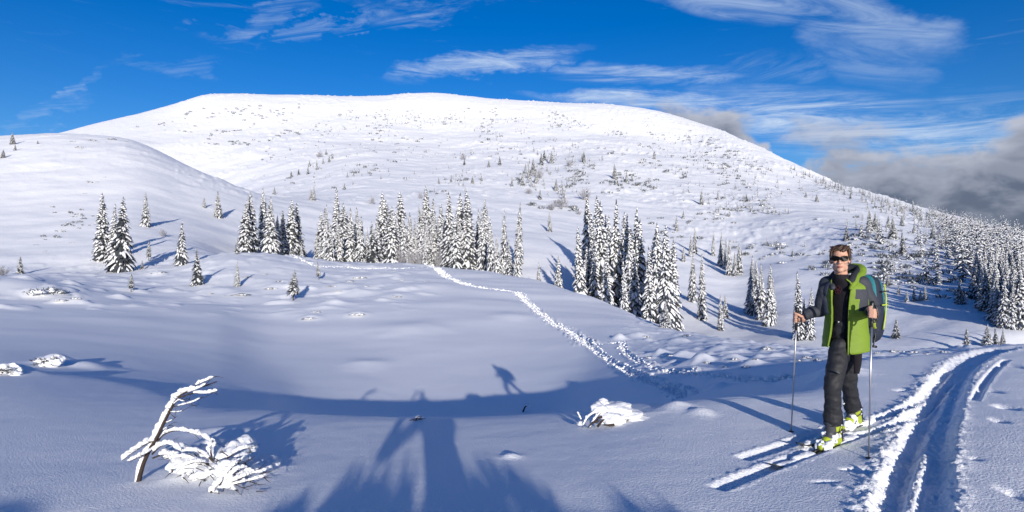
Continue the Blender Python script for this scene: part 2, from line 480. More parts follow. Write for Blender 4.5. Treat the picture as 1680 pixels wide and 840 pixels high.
# even out the run of the slope into the hollow on either side (taut surface between its edges)
def relax(x0, x1, y0, y1, step, mask, iters=2500):
    xs = np.arange(x0, x1 + step, step); ys = np.arange(y0, y1 + step, step)
    Xc, Yc = np.meshgrid(xs, ys, indexing='ij')
    z0 = ground_z(Xc.ravel(), Yc.ravel()).reshape(Xc.shape); z = z0.copy()
    mk = mask(840 + F * Xc / Yc, Yc); mk[0] = mk[-1] = 0; mk[:, 0] = mk[:, -1] = 0
    hard = mk > 0.02
    for _ in range(iters):
        av = z.copy()
        av[1:-1, 1:-1] = 0.08 * (z[:-2, 1:-1] + z[2:, 1:-1]) + 0.42 * (z[1:-1, :-2] + z[1:-1, 2:])
        z = np.where(hard, av, z0)
    d = (z - z0) * mk
    sel = (GX > xs[0]) & (GX < xs[-2]) & (GY > ys[0]) & (GY < ys[-2])
    i = ((GX[sel] - xs[0]) / step); j = ((GY[sel] - ys[0]) / step)
    i0 = i.astype(int); j0 = j.astype(int); fi = i - i0; fj = j - j0
    HZ[sel] += d[i0, j0] * (1 - fi) * (1 - fj) + d[i0 + 1, j0] * fi * (1 - fj) + d[i0, j0 + 1] * (1 - fi) * fj + d[i0 + 1, j0 + 1] * fi * fj
relax(-52, 2, 6.5, 62, 0.5, lambda px, y: sstep(px, -500, -300) * (1 - sstep(px, 350, 470)) * sstep(y - 6 * (1 - sstep(px, 150, 420)), 7, 11) * (1 - sstep(y, 46, 58)))
relax(0, 16, 6.5, 40, 0.25, lambda px, y: sstep(px, 1000, 1110) * (1 - sstep(px, 1290, 1420)) * sstep(y, 7.2, 9.0) * (1 - sstep(y, 27, 36)))

# natural relief at growing scales
fall = 1 - sstep(RR, 1500, 6000)
HZ += 0.004 * fbm(GX / 0.55, GY / 0.55, 1, 3) * (1 - sstep(RR, 20, 40))
HZ += 0.013 * fbm(GX / 3.4, GY / 2.6, 2, 2) * sstep(RR, 3.0, 8)* (1 - sstep(RR, 200, 400))
HZ += 0.20 * fbm(GX / 13, GY / 8, 3, 2) * sstep(RR, 18, 70)
HZ += 0.6 * fbm(GX / 45, GY / 32, 4, 3) * sstep(RR, 90, 170) * np.where(GX < -0.42 * GY, 0.5, 1.0)
HZ += 4.0 * fbm(GX / 150 + 2, GY / 150, 5, 4) * sstep(RR, 300, 520) * fall * (1 - 0.85 * sstep(RR, 620, 860))
# hummocks: dwarf pine buried under the snow
hum = fbm(GX / 5.5, GY / 4.5, 11, 3)
patch = sstep(fbm(GX / 60, GY / 60, 12, 2), -0.25, 0.35)
HZ += (1.1 + 1.1 * sstep(RR, 420, 650)) * np.clip(hum - 0.12, 0, 1) * patch * sstep(RR, 150, 260) * (1 - sstep(RR, 1100, 1400)) * np.where(GX < -0.55 * GY, 0.25, 1.0)
hum2 = fbm(GX / 1.3, GY / 1.1, 14, 3)
pxg = 840 + F * GX / np.maximum(GY, 0.01)
strip = sstep(pxg, 980, 1080) * (1 - sstep(pxg, 1600, 1700)) * sstep(RR, 17, 22) * (1 - sstep(RR, 50, 65)) * (GY > 1)
HZ += 0.17 * np.clip(hum2 - 0.10, 0, 1) * strip
plain = (1 - sstep(pxg, 640, 760)) * sstep(RR, 48, 60) * (1 - sstep(RR, 110, 130)) * (GY > 1)
HZ += 0.45 * np.clip(fbm(GX / 3.4, GY / 2.2, 17, 2) - 0.22, 0, 1) * plain

def hit(px, py, ymin=2.0, ymax=1400.0, n=3000):
    """first point of the ground seen in that direction beyond depth ymin"""
    Y = np.geomspace(ymin, ymax, n)
    x = (px - 840.0) / F * Y
    g = ground_z(x, Y)
    k = np.nonzero(g >= (420.0 - py) / F * Y)[0]
    if len(k) == 0: return None
    k = k[0]
    return Vector((x[k], Y[k], g[k]))

def ground_at(px, Y):
    x = (px - 840.0) / F * Y
    return Vector((x, Y, float(ground_z(np.array([x]), np.array([Y]))[0])))

# ---- local shapes pressed into or heaped on the snow --------------------------------
def seg_dist(P, pts):
    """distance of the points P (n,2) to a polyline, and the arc length along it"""
    best = np.full(len(P), 1e9); arc = np.zeros(len(P)); side = np.zeros(len(P)); acc = 0.0
    for (x0, y0), (x1, y1) in zip(pts[:-1], pts[1:]):
        d = np.array([x1 - x0, y1 - y0]); l = np.hypot(*d); d = d / l
        rx = P[:, 0] - x0; ry = P[:, 1] - y0
        t = np.clip(rx * d[0] + ry * d[1], 0, l)
        qx = rx - t * d[0]; qy = ry - t * d[1]
        dd = np.hypot(qx, qy); k = dd < best
        best[k] = dd[k]; arc[k] = acc + t[k]; side[k] = np.sign(rx * d[1] - ry * d[0])[k]
        acc += l
    return best, arc, side, acc

def spline(pts, n=8):
    pts = [np.array(p, float) for p in pts]
    P = [2 * pts[0] - pts[1]] + pts + [2 * pts[-1] - pts[-2]]
    o = []
    for i in range(1, len(P) - 2):
        for k in range(n):
            t = k / n
            o.append(0.5 * ((2 * P[i]) + (-P[i - 1] + P[i + 1]) * t + (2 * P[i - 1] - 5 * P[i] + 4 * P[i + 1] - P[i + 2]) * t * t + (-P[i - 1] + 3 * P[i] - 3 * P[i + 1] + P[i + 2]) * t ** 3))
    o.append(P[-2]); return o

def region(pts, pad):
    a = np.array(pts); lo = a.min(0) - pad; hi = a.max(0) + pad
    return (GX > lo[0]) & (GX < hi[0]) & (GY > lo[1]) & (GY < hi[1])

def track(pix, width, depth, rim=0.35, ragged=0.3, seed=0, steps=0.0, ymin=2.0, edge_n=4.0, soft=1.0, chunk=0.0):
    """a trodden line: sunk bed, heaped uneven rims, optional footprints along it"""
    pts = []
    for p in pix:
        if len(p) == 3: pts.append(ground_at(p[0], p[2])[:2])
        else:
            h = hit(p[0], p[1], ymin)
            if h is not None: pts.append(h[:2])
    pts = spline(pts, 8)
    m = region(pts, width * 4)
    P = np.stack([GX[m], GY[m]], 1)
    d, arc, side, tot = seg_dist(P, pts)
    n1 = fbm(P[:, 0] / (width * 0.9), P[:, 1] / (width * 0.9), 31 + seed, 3)
    n2 = fbm(P[:, 0] / (width * 0.35), P[:, 1] / (width * 0.35), 51 + seed, 2)
    w = width * (1 + ragged * n1)
    e = d / w
    e = e * np.where(side < 0, soft, 1.0)
    bed = -depth * (1 - sstep(e, 0.35, 1.15)) * (1 + 0.25 * n2)
    heap = depth * rim * np.exp(-((e - 1.25) / 0.28) ** 2) * np.clip(0.55 + edge_n * 0.16 * n1 + 0.3 * n2, 0, 1.6)
    z = bed + heap
    if chunk: z = z + chunk * np.clip(n2 + 0.15, 0, 1) * (1 - sstep(e, 0.9, 1.5))
    if steps > 0:
        ph = np.abs(((arc / steps + 0.5 * (side > 0)) % 1) - 0.5) * 2
        foot = (1 - sstep(ph, 0.25, 0.6)) * (1 - sstep(np.abs(e - 0.45), 0.25, 0.5))
        z -= depth * 0.55 * foot
    ends = sstep(arc, 0, width) * (1 - sstep(arc, tot - width, tot))
    HZ[m] += z * np.where(d < width * 3.5, 1, 0) * np.maximum(ends, 0)
    return pts

def mound(px, py, rx, ry, h, ymin=2.0, rot=0.0, pw=2.0, Y=None):
    """heap (h > 0) or hollow (h < 0) of elliptical plan, radii in metres, along the line of sight ry"""
    c = hit(px, py, ymin) if Y is None else ground_at(px, Y)
    if c is None: return None
    m = region([c[:2]], max(rx, ry) * 2.2)
    dx = GX[m] - c[0]; dy = GY[m] - c[1]
    ca, sa = math.cos(rot), math.sin(rot)
    u = (dx * ca + dy * sa) / rx; v = (-dx * sa + dy * ca) / ry
    d = np.sqrt(u * u + v * v) * (1 + 0.18 * fbm(GX[m] / rx, GY[m] / rx, 71, 2))
    HZ[m] += h * np.exp(-(d ** pw) * 1.6)
    return c

exec_ground_details = []

# trodden lines across the hollow
RUB = []
RUB.append((track([(700, 436, 108), (716, 440), (732, 454), (765, 467), (812, 475), (850, 481), (872, 502), (902, 526), (938, 546), (966, 566)],
      0.46, 0.10, rim=0.5, ragged=0.35, seed=1, steps=0.9, ymin=11, edge_n=6, chunk=0.20), .46, 1900, .05, .16))
RUB.append((track([(958, 560), (1002, 592), (1030, 608), (1060, 622), (1100, 636), (1130, 642, 14)],
      0.20, 0.08, rim=0.5, ragged=0.3, seed=2, steps=0.7, ymin=11, edge_n=6, chunk=0.08), .20, 420, .03, .085))
RUB.append((track([(938, 546), (975, 562), (1005, 563), (1020, 562), (1026, 578), (1050, 594), (1092, 606), (1142, 613), (1200, 619), (1290, 622)],
      0.18, 0.07, rim=0.5, ragged=0.3, seed=3, steps=0.7, ymin=11, edge_n=6, chunk=0.08), .18, 520, .03, .08))
RUB.append((track([(440, 420, 103), (482, 428, 99), (510, 433), (560, 438), (640, 440), (705, 438)], 0.40, 0.14, rim=0.6, ragged=0.4, seed=5, ymin=40, chunk=0.12), .35, 500, .05, .14))
mound(1016, 556, 0.5, 0.7, 0.35, 12)
mound(1048, 552, 0.8, 1.0, 0.28, 12)
# heaps and drifts close by
mound(1182, 636, 0.26, 0.30, 0.13)
mound(1372, 612, 0.30, 0.40, 0.16)
mound(1108, 668, 0.24, 0.22, 0.07); mound(1150, 678, 0.16, 0.2, 0.06)
mound(838, 750, 0.12, 0.10, 0.035)
mound(92, 596, 0.55, 0.7, 0.30); mound(140, 602, 0.9, 0.8, 0.18); mound(22, 612, 0.6, 0.6, 0.22)
mound(866, 676, 0.16, 0.18, 0.07)
mound(985, 690, 0.22, 0.20, 0.05); mound(1030, 684, 0.36, 0.22, 0.035)
mound(345, 772, 0.40, 0.34, 0.06); mound(392, 768, 0.34, 0.30, 0.11); mound(372, 708, 0.5, 0.3, 0.05)
mound(75, 482, 2.0, 2.0, 0.5, 20); mound(105, 492, 1.0, 0.8, 0.2, 20)
for px, py, rx, h in ((395, 484, 1.6, .3), (360, 478, 2.2, .35), (588, 456, 2.0, .3), (650, 487, 2.4, .35), (585, 516, 1.0, .25), (510, 522, 0.9, .25),
                      (540, 497, 1.6, .25), (590, 480, 2.0, .3), (455, 470, 1.6, .3), (620, 462, 2.2, .3), (250, 450, 1.4, .3), (265, 448, 1.2, .3),
                      (600, 598, 1.2, .16), (840, 520, 2.0, .2), (670, 540, 2.6, .22), (560, 470, 2.5, .3), (700, 470, 3.5, .3)):
    mound(px, py, rx, rx * 1.2, h, 14)
for px, py, rx, h in ((1085, 580, .8, .45), (1120, 585, .9, .5), (1150, 590, .8, .5), (1200, 592, .9, .55), (1235, 600, .8, .5), (1180, 575, 1.2, .45), (1255, 575, .7, .4), (1110, 560, 1.4, .4)):
    mound(px, py, rx * .6, rx * .8, h * .5, 11)
# the skiers' trench and ski tracks on the right
RUB.append((track([(1500, 1000), (1508, 900), (1514, 838), (1520, 780), (1530, 720), (1548, 665), (1568, 622), (1590, 596), (1622, 579), (1660, 568)], 0.175, 0.085, rim=0.10, ragged=0.10, seed=7, soft=0.60, chunk=0.035), .20, 130, .004, .013))
track([(1482, 1000), (1488, 880), (1500, 815), (1516, 762), (1520, 752)], 0.045, -0.05, rim=0.0, ragged=0.2, seed=9)
track([(1445, 900), (1452, 840), (1472, 780), (1495, 730), (1520, 690), (1545, 640)], 0.09, 0.035, rim=0.25, ragged=0.35, seed=11)
RUB.append((track([(1405, 716), (1450, 702), (1500, 683), (1535, 660), (1560, 630)], 0.055, 0.035, rim=0.40, ragged=0.15, seed=13), .12, 160, .004, .014))
track([(1420, 690), (1470, 676), (1510, 655), (1535, 632), (1555, 610)], 0.06, 0.045, rim=0.45, ragged=0.3, seed=15)
for px, py, rx, ry, h in ((1652, 668, .075, .13, -.09), (1640, 690, .06, .09, -.05), (1420, 772, .085, .07, -.075), (1392, 770, .07, .035, -.035), (1445, 780, .06, .05, .035), (1355, 790, .10, .03, -.03),
                          (1375, 800, .03, .02, .02), (1600, 752, .05, .05, -.03), (1665, 810, .06, .12, -.05), (1660, 600, .09, .25, -.05), (1625, 640, .07, .15, -.05), (1480, 640, .10, .06, -.04), (1530, 620, .2, .08, .05),
                          (1450, 745, .1, .05, .03), (1430, 800, .06, .05, -.03), (1560, 690, .1, .06, -.03)):
    mound(px, py, rx, ry, h)
track([(1598, 657), (1612, 632), (1634, 604), (1652, 590)], 0.05, 0.04, rim=0.3, ragged=0.3, seed=23)
# beds of the skis
track([(1172, 803), (1250, 772), (1330, 742), (1412, 714)], 0.08, 0.03, rim=0.3, ragged=0.15, seed=19)
track([(1215, 754), (1280, 733), (1350, 708), (1425, 684)], 0.08, 0.03, rim=0.3, ragged=0.15, seed=21)

# unseen snow bank added behind the viewpoint to cast shadow across the near slope
shadow_bank_h = np.zeros_like(HZ)
for x0, y0, rx, ry, h in ((1.10, -2.5, 2.3, 0.9, 1.39), (3.0, -2.7, 1.0, 0.8, 1.36), (-2.7, -2.6, 0.8, 0.8, 1.42)):
    d = np.hypot((GX - x0) / rx, (GY - y0) / ry) * (1 + 0.16 * fbm(GX / 0.5, GY / 0.5, 83, 3))
    shadow_bank_h = np.maximum(shadow_bank_h, h * np.exp(-(d ** 6.0)))
HZ += shadow_bank_h
verts = np.stack([GX, GY, HZ], -1).reshape(-1, 3)
a = (np.arange(NT - 1)[:, None] * NR + np.arange(NR - 1)[None, :]).ravel()
quads = np.stack([a, a + 1, a + NR + 1, a + NR], 1)
# winding so that normals point up
quads = quads[:, ::-1]
gm = make_mesh('snow_ground', verts, quads, ['snow_field'])
ground = tag(link('snow_ground', gm), 'rolling snow-covered mountain ground with ski tracks and hollows', kind='structure')
# cap under the viewpoint
cap_v = [(0, 0, float(HZ[:, 0].mean()))] + [tuple(verts[i * NR]) for i in range(NT)]
cap_f = [(0, i + 2, i + 1) for i in range(NT - 1)]
cap = tag(link('snow_ground_underfoot', make_mesh('snow_underfoot', cap_v, cap_f, ['snow_field'])), kind='structure')

# loose lumps of trodden snow along the tracks: too many and too small to count
def lump(seed, sub):
    bm = bmesh.new(); bmesh.ops.create_icosphere(bm, subdivisions=sub, radius=1.0)
    rng = random.Random(seed)
    v = np.array([tuple(p.co * rng.uniform(.65, 1.25)) for p in bm.verts]); v[:, 2] *= 0.8
    t = np.array([[q.index for q in f.verts] for f in bm.faces]); bm.free()
    return v, t
LUMPS = [lump(i, 1) for i in range(6)]
def ground_rubble(items):
    rng = random.Random(44); VV, FF, o = [], [], 0
    for pts, w, n, r0, r1 in items:
        P = np.array([tuple(p) for p in pts]); seg = np.hypot(*np.diff(P, axis=0).T); cum = np.concatenate([[0], np.cumsum(seg)])
        for k in range(n):
            s_ = rng.random() * cum[-1]; i = min(np.searchsorted(cum, s_) - 1, len(seg) - 1); i = max(i, 0)
            t_ = (s_ - cum[i]) / seg[i]; c = P[i] + (P[i + 1] - P[i]) * t_; d = (P[i + 1] - P[i]) / seg[i]
            q = rng.gauss(0, .62) * w * (1.0 if w < .4 else min(1.0, max(.6, c[1] / 75.0)))
            x, y = c[0] - d[1] * q, c[1] + d[0] * q
            r = (r0 + (r1 - r0) * rng.random() ** 2.2) * (1.0 if w < .4 else min(1.0, max(.6, c[1] / 75.0)))
            z = float(ground_z(np.array([x]), np.array([y]))[0])
            v, t = LUMPS[rng.randrange(6)]; a = rng.uniform(0, 6.28); ca, sa = math.cos(a), math.sin(a)
            VV.append(np.stack([(v[:, 0] * ca - v[:, 1] * sa) * r + x, (v[:, 0] * sa + v[:, 1] * ca) * r + y, v[:, 2] * r + z + r * .25], 1)); FF.append(t + o); o += len(v)
    return make_mesh('trodden_snow', np.concatenate(VV), np.concatenate(FF), ['snow'])
tag(link('trodden_snow_lumps', ground_rubble(RUB)), 'loose lumps of trodden snow along the tracks', 'snow lumps', kind='stuff')

# ================================================================ spruces
def tongue(rng, base, az, length, rise, droop, width, nseg, lift, edge=0.0, thick=0.0):
    """a drooping bough: strip of nseg segments, ridge in the middle, edges hanging"""
    ca, sa = math.cos(az), math.sin(az)
    V_ = []
    for k in range(nseg + 1):
        t = k / nseg
        d = length * t
        z = base[2] + rise * length * t - droop * length * t * t + lift
        w = width * (0.35 + 1.0 * math.sin(math.pi * min(1, 0.18 + 0.80 * t)) ** 0.8) * (1 - 0.55 * t * t)
        hang = edge * w * rng.uniform(0.6, 1.3)
        jx = rng.uniform(-.06, .06) * length
        cx = base[0] + ca * d - sa * jx; cy = base[1] + sa * d + ca * jx
        V_.append((cx - sa * w, cy + ca * w, z - hang - thick * (0.2 + t)))
        V_.append((cx, cy, z + thick * rng.uniform(0.5, 1.2)))
        V_.append((cx + sa * w, cy - ca * w, z - hang - thick * (0.2 + t)))
    Fc = []
    for k in range(nseg):
        a = k * 3
        Fc += [(a, a + 1, a + 4, a + 3), (a + 1, a + 2, a + 5, a + 4)]
    return V_, Fc

def spruce_meshes(seed, H=12.0, Rb=1.9, snow=0.8, levels=24, nb=9, low=0.03, lod=0, power=0.85, bare=0.0):
    rng = random.Random(seed)
    dv, df, sv, sf = [], [], [], []
    def add(Vl, Fl, V_, F_):
        o = len(Vl); Vl += V_; Fl += [tuple(i + o for i in f) for f in F_]
    nseg = 3 if lod == 0 else 2
    n = int(levels * nb * (1.7 if lod == 0 else 1))
    for b in range(n):
        u = (b + rng.random()) / n
        t = low + bare + (0.985 - low - bare) * (1 - (1 - u) ** 0.62)
        z = H * t
        rad = Rb * (1 - (t - bare) / (1.0 - bare)) ** power + 0.10
        if t < 0.10 + bare: rad *= 0.88
        az = b * 2.39996 + rng.uniform(-.3, .3)
        L = rad * rng.choice((rng.uniform(0.55, 0.9), rng.uniform(0.85, 1.22)))
        dr = rng.uniform(0.65, 1.25) * (1.0 - 0.35 * t)
        rise = rng.uniform(-0.05, 0.25) + 0.30 * t
        w = L * rng.uniform(0.11, 0.21) + 0.05
        bz = (0.0, 0.0, z)
        V_, F_ = tongue(rng, bz, az, L, rise, dr, w * 1.02, nseg, -0.06, edge=0.6, thick=0.02)
        add(dv, df, V_, F_)
        if lod == 0:
            for k in range(2):      # hanging twigs: a ragged dark fringe
                q = rng.uniform(0.35, 1.02); d = L * q
                zz = bz[2] + rise * d - dr * L * q * q - 0.05
                s_ = rng.choice((-1, 1)) * w * rng.uniform(0.4, 1.1)
                px, py = math.cos(az) * d - math.sin(az) * s_, math.sin(az) * d + math.cos(az) * s_
                e = rng.uniform(0.15, 0.38) * (0.5 + 0.5 * L / Rb)
                a2 = az + rng.uniform(-.8, .8)
                o = len(dv)
                dv += [(px - 0.06 * math.sin(a2), py + 0.06 * math.cos(a2), zz), (px + 0.06 * math.sin(a2), py - 0.06 * math.cos(a2), zz), (px + e * .5 * math.cos(a2), py + e * .5 * math.sin(a2), zz - e)]
                df.append((o, o + 1, o + 2))
        if rng.random() < snow:
            # the snow lies in one or two broken pads along the bough
            f = rng.uniform(0.75, 1.04)
            V_, F_ = tongue(rng, bz, az + rng.uniform(-.05, .05), L * f, rise, dr * f, w * rng.uniform(0.66, 1.04), nseg, 0.03, edge=0.40, thick=rng.uniform(0.04, 0.11))
            add(sv, sf, V_, F_)
    # leader
    o = len(dv)
    for i in range(4):
        a = 1.571 * i; dv.append((0.09 * math.cos(a), 0.09 * math.sin(a), H * 0.955))
    dv.append((rng.uniform(-.05, .05), 0, H * 1.0))
    df += [(o + i, o + (i + 1) % 4, o + 4) for i in range(4)]
    o = len(sv)
    for i in range(4):
        a = 0.6 + 1.571 * i; sv.append((0.12 * math.cos(a), 0.12 * math.sin(a), H * 0.93))
    sv.append((0, 0.02, H * 0.975)); sf += [(o + i, o + (i + 1) % 4, o + 4) for i in range(4)]
    # trunk
    tv, tf = [], []
    ns = 7
    for k in range(6):
        t = k / 5; r0 = 0.16 * H / 12 * (1 - t) ** 0.8 + 0.012; zc = -0.6 + (H * 0.96 + 0.6) * t
        for i in range(ns): tv.append((r0 * math.cos(6.283 * i / ns), r0 * math.sin(6.283 * i / ns), zc))
    for k in range(5):
        for i in range(ns): tf.append((k * ns + i, k * ns + (i + 1) % ns, (k + 1) * ns + (i + 1) % ns, (k + 1) * ns + i))
    return (dv, df), (sv, sf), (tv, tf)

PROTO = []
specs = [(1, 1.75, .97, 26, 10, .85, 0), (2, 1.55, .96, 26, 9, .8, 0), (3, 2.05, .96, 24, 10, 1.0, 0), (4, 1.65, .98, 28, 9, 1.05, 0), (5, 2.2, .70, 22, 9, .9, 0), (6, 1.30, .93, 26, 8, .75, 0),
         (7, 1.9, .55, 20, 8, .85, 0), (8, 1.8, .93, 25, 10, .75, 0), (9, 1.7, .80, 15, 8, .8, 0.22)]
for s, rb, sn, lv, nb, pw, bare in specs:
    (dv, df), (sv, sf), (tv, tf) = spruce_meshes(s, 12.0, rb, sn, lv, nb, power=pw, bare=bare)
    PROTO.append((make_mesh('spruce_crown', dv, df, ['needles'], smooth=False), make_mesh('spruce_snow', sv, sf, ['tree_snow'], smooth=True), make_mesh('spruce_trunk', tv, tf, ['bark'])))

rngT = random.Random(5)
SPRUCE = []
def spruce(pos, height, label, group, kind=None, lean=0.0, wide=1.0):
    k = rngT.choice((0, 1, 2, 3, 5, 7, 0, 3)) if kind is None else kind
    root = link('spruce_tree', None)
    root.empty_display_size = 0.5
    tag(root, label, 'tree', group)
    c, s, t = PROTO[k]
    link('trunk', t, root)
    cr = link('crown', c, root)
    tag(link('snow_load', s, cr), kind='stuff')
    sc = height / 12.0
    w = sc * wide * rngT.uniform(0.80, 1.22) * (1.0 if height > 5 else 1.15)
    root.scale = (w, w, sc)
    root.location = pos - Vector((0, 0, 0.12 * sc))
    root.rotation_euler = (lean + rngT.uniform(-.035, .035), rngT.uniform(-.035, .035), rngT.uniform(0, 6.28))
    SPRUCE.append(root)
    return root

def spruce_px(px, base, top, label, group, ymin=45.0, Y=None, kind=None, wide=1.0, lean=0.0):
    if Y is None:
        p = hit(px, base + 1, ymin)
        if p is None: return None
    else:
        p = ground_at(px, Y)
    h = (420.0 - top) / F * p.y - p.z
    return spruce(p, h, label, group, kind, lean, wide)

EDGE_L = 'tall snow-laden spruce in the long row behind the crest of the hollow'
EDGE_G = 'spruces in the row behind the crest'
# trees on the left
G_LEFT = 'lone spruces below the smooth hill'
spruce_px(168, 425, 314, 'slender tall spruce, leftmost of the three-tree clump below the smooth hill', G_LEFT, 70, kind=5, wide=1.15)
spruce_px(184, 428, 331, 'spruce squeezed between its two taller neighbours in the three-tree clump', G_LEFT, 70, kind=3, wide=.9)
spruce_px(198, 444, 320, 'broadest and largest spruce of the three-tree clump below the smooth hill', G_LEFT, 60, kind=4, wide=.88)
spruce_px(239, 371, 314, 'solitary spruce on the hillside behind the three-tree clump', G_LEFT, 70, kind=0)
spruce_px(244, 427, 394, 'small spruce in the blue shadow of the three-tree clump', G_LEFT, 70, kind=8, wide=1.1)
spruce_px(233, 441, 426, 'tiny spruce at the edge of the shadow of the three-tree clump', G_LEFT, 60, kind=6)
spruce_px(215, 478, 447, 'small stunted spruce poking up from behind the near snow hump', G_LEFT, 46, kind=8, wide=1.1)
spruce_px(297, 434, 360, 'medium spruce standing just behind the dark green spruce on the plain', G_LEFT, 60, kind=4)
spruce_px(324, 467, 406, 'dark green broad spruce with little snow and a blue shadow beside it', G_LEFT, 55, kind=6, wide=1.2)
spruce_px(335, 340, 321, 'tiny spruce high on the slope beside a slightly larger one', G_LEFT, 70, kind=1, wide=1.2)
spruce_px(358, 356, 312, 'narrow spruce on the slope where the smooth hill runs out', G_LEFT, 70, kind=0)
spruce_px(389, 416, 389, 'small dark spruce sticking out over the crest of the plain', G_LEFT, 60, kind=6)
spruce_px(389, 469, 427, 'small spruce with a bush at its foot on the plain', G_LEFT, 55, kind=0)
spruce_px(33, 448, 419, 'small thin dark spruce on top of the near snow hump', G_LEFT, 38, kind=6)
spruce_px(481, 492, 441, 'crooked little spruce with a bare lower trunk on the rim of the hollow', G_LEFT, 45, kind=8, wide=1.25)
spruce_px(523, 458, 426, 'thin sapling with a bare stem and a bent snowy tuft on top', G_LEFT, 50, kind=8, wide=.75, lean=.06)
for px, b, t in ((21, 236, 217), (25, 246, 236), (5, 258, 245), (62, 235, 230)):
    spruce_px(px, b, t, 'tiny frosted spruce on the top of the smooth hill', 'spruces on top of the smooth hill', 120, kind=0, wide=1.5)
# pairs at the left end of the row
for px, b, t, Y in ((402, 384, 326, 128), (412, 382, 313, 131), (434, 373, 306, 140), (443, 416, 320, 108), (464, 404, 343, 118), (479, 404, 326, 120), (488, 398, 331, 124),
                    (476, 424, 407, 106), (495, 424, 398, 106), (455, 416, 352, 112)):
    spruce_px(px, b, t, 'snow-laden spruce in the separate clump between the smooth hill and the long row', 'spruces in the clump left of the row', Y=Y)
for px, b, t, Y in ((533, 425, 333, 112), (541, 428, 357, 109), (552, 385, 305, 136), (563, 410, 330, 124), (575, 432, 339, 112), (590, 433, 353, 111),
                    (519, 416, 377, 114), (628, 395, 312, 132), (637, 380, 325, 138), (642, 433, 336, 112), (657, 385, 312, 138), (663, 404, 347, 126), (668, 433, 416, 110),
                    (680, 416, 376, 118), (690, 360, 333, 170), (702, 357, 303, 165), (710, 370, 323, 150), (696, 433, 382, 111), (708, 425, 376, 114), (722, 379, 331, 145),
                    (739, 435, 312, 111), (755, 435, 314, 112), (767, 438, 308, 110), (773, 420, 320, 122), (747, 430, 345, 108), (792, 439, 339, 109), (799, 373, 323, 150), (807, 446, 357, 104), (816, 447, 384, 103),
                    (827, 385, 342, 140), (850, 377, 330, 150), (835, 449, 391, 102), (848, 455, 372, 99), (582, 420, 350, 118), (602, 433, 372, 113), (651, 420, 345, 116), (620, 410, 350, 124), (673, 400, 350, 128), (728, 425, 352, 116),
                    (785, 425, 340, 118), (526, 405, 345, 122), (570, 400, 345, 128), (557, 428, 362, 112)):
    spruce_px(px, b, t, EDGE_L, EDGE_G, Y=Y, wide=.92)
for k in range(24):
    px = rngT.choice((rngT.uniform(518, 600), rngT.uniform(622, 725), rngT.uniform(735, 840)))
    Y = rngT.uniform(112, 150)
    spruce_px(px, 0, rngT.uniform(335, 372), EDGE_L, EDGE_G, Y=Y, wide=.95)
spruce_px(611, 434, 362, 'darkest spruce of the long row, almost free of snow', EDGE_G, Y=111, kind=6, wide=1.0)
# centre clump
CL = 'tall snow-laden spruce in the dense clump standing in the ravine'
CG = 'spruces in the ravine clump'
spruce_px(883, 461, 428, 'small lone spruce just right of the end of the long row', CG, Y=96, kind=1)
spruce_px(917, 475, 417, 'pale lone spruce with a long blue shadow on the slope beside it', CG, Y=98, kind=7)
spruce_px(902, 379, 346, 'small solitary spruce on the open slope above the ravine', CG, 120, kind=1)
for px, t, Y in ((953, 368, 96), (966, 308, 150), (979, 374, 108), (990, 325, 98), (1005, 323, 101), (977, 318, 140), (1026, 421, 82), (1026, 344, 130), (1039, 336, 102), (1050, 357, 108),
                 (1067, 400, 84), (1078, 361, 92), (1093, 366, 84), (972, 345, 118), (1000, 350, 110), (1015, 370, 104), (985, 335, 120), (1056, 360, 112), (1085, 372, 98), (1033, 372, 96), (1045, 405, 90), (996, 400, 90), (960, 400, 100), (1100, 390, 100)):
    spruce_px(px, 0, t, CL, CG, Y=Y, wide=.84)
for k in range(16):
    spruce_px(rngT.uniform(962, 1100), 0, rngT.uniform(345, 400), CL, CG, Y=rngT.uniform(92, 128), wide=.9)
spruce_px(1091, 547, 492, 'short snow-caked spruce at the front foot of the ravine clump', CG, Y=46, kind=2, wide=1.2)
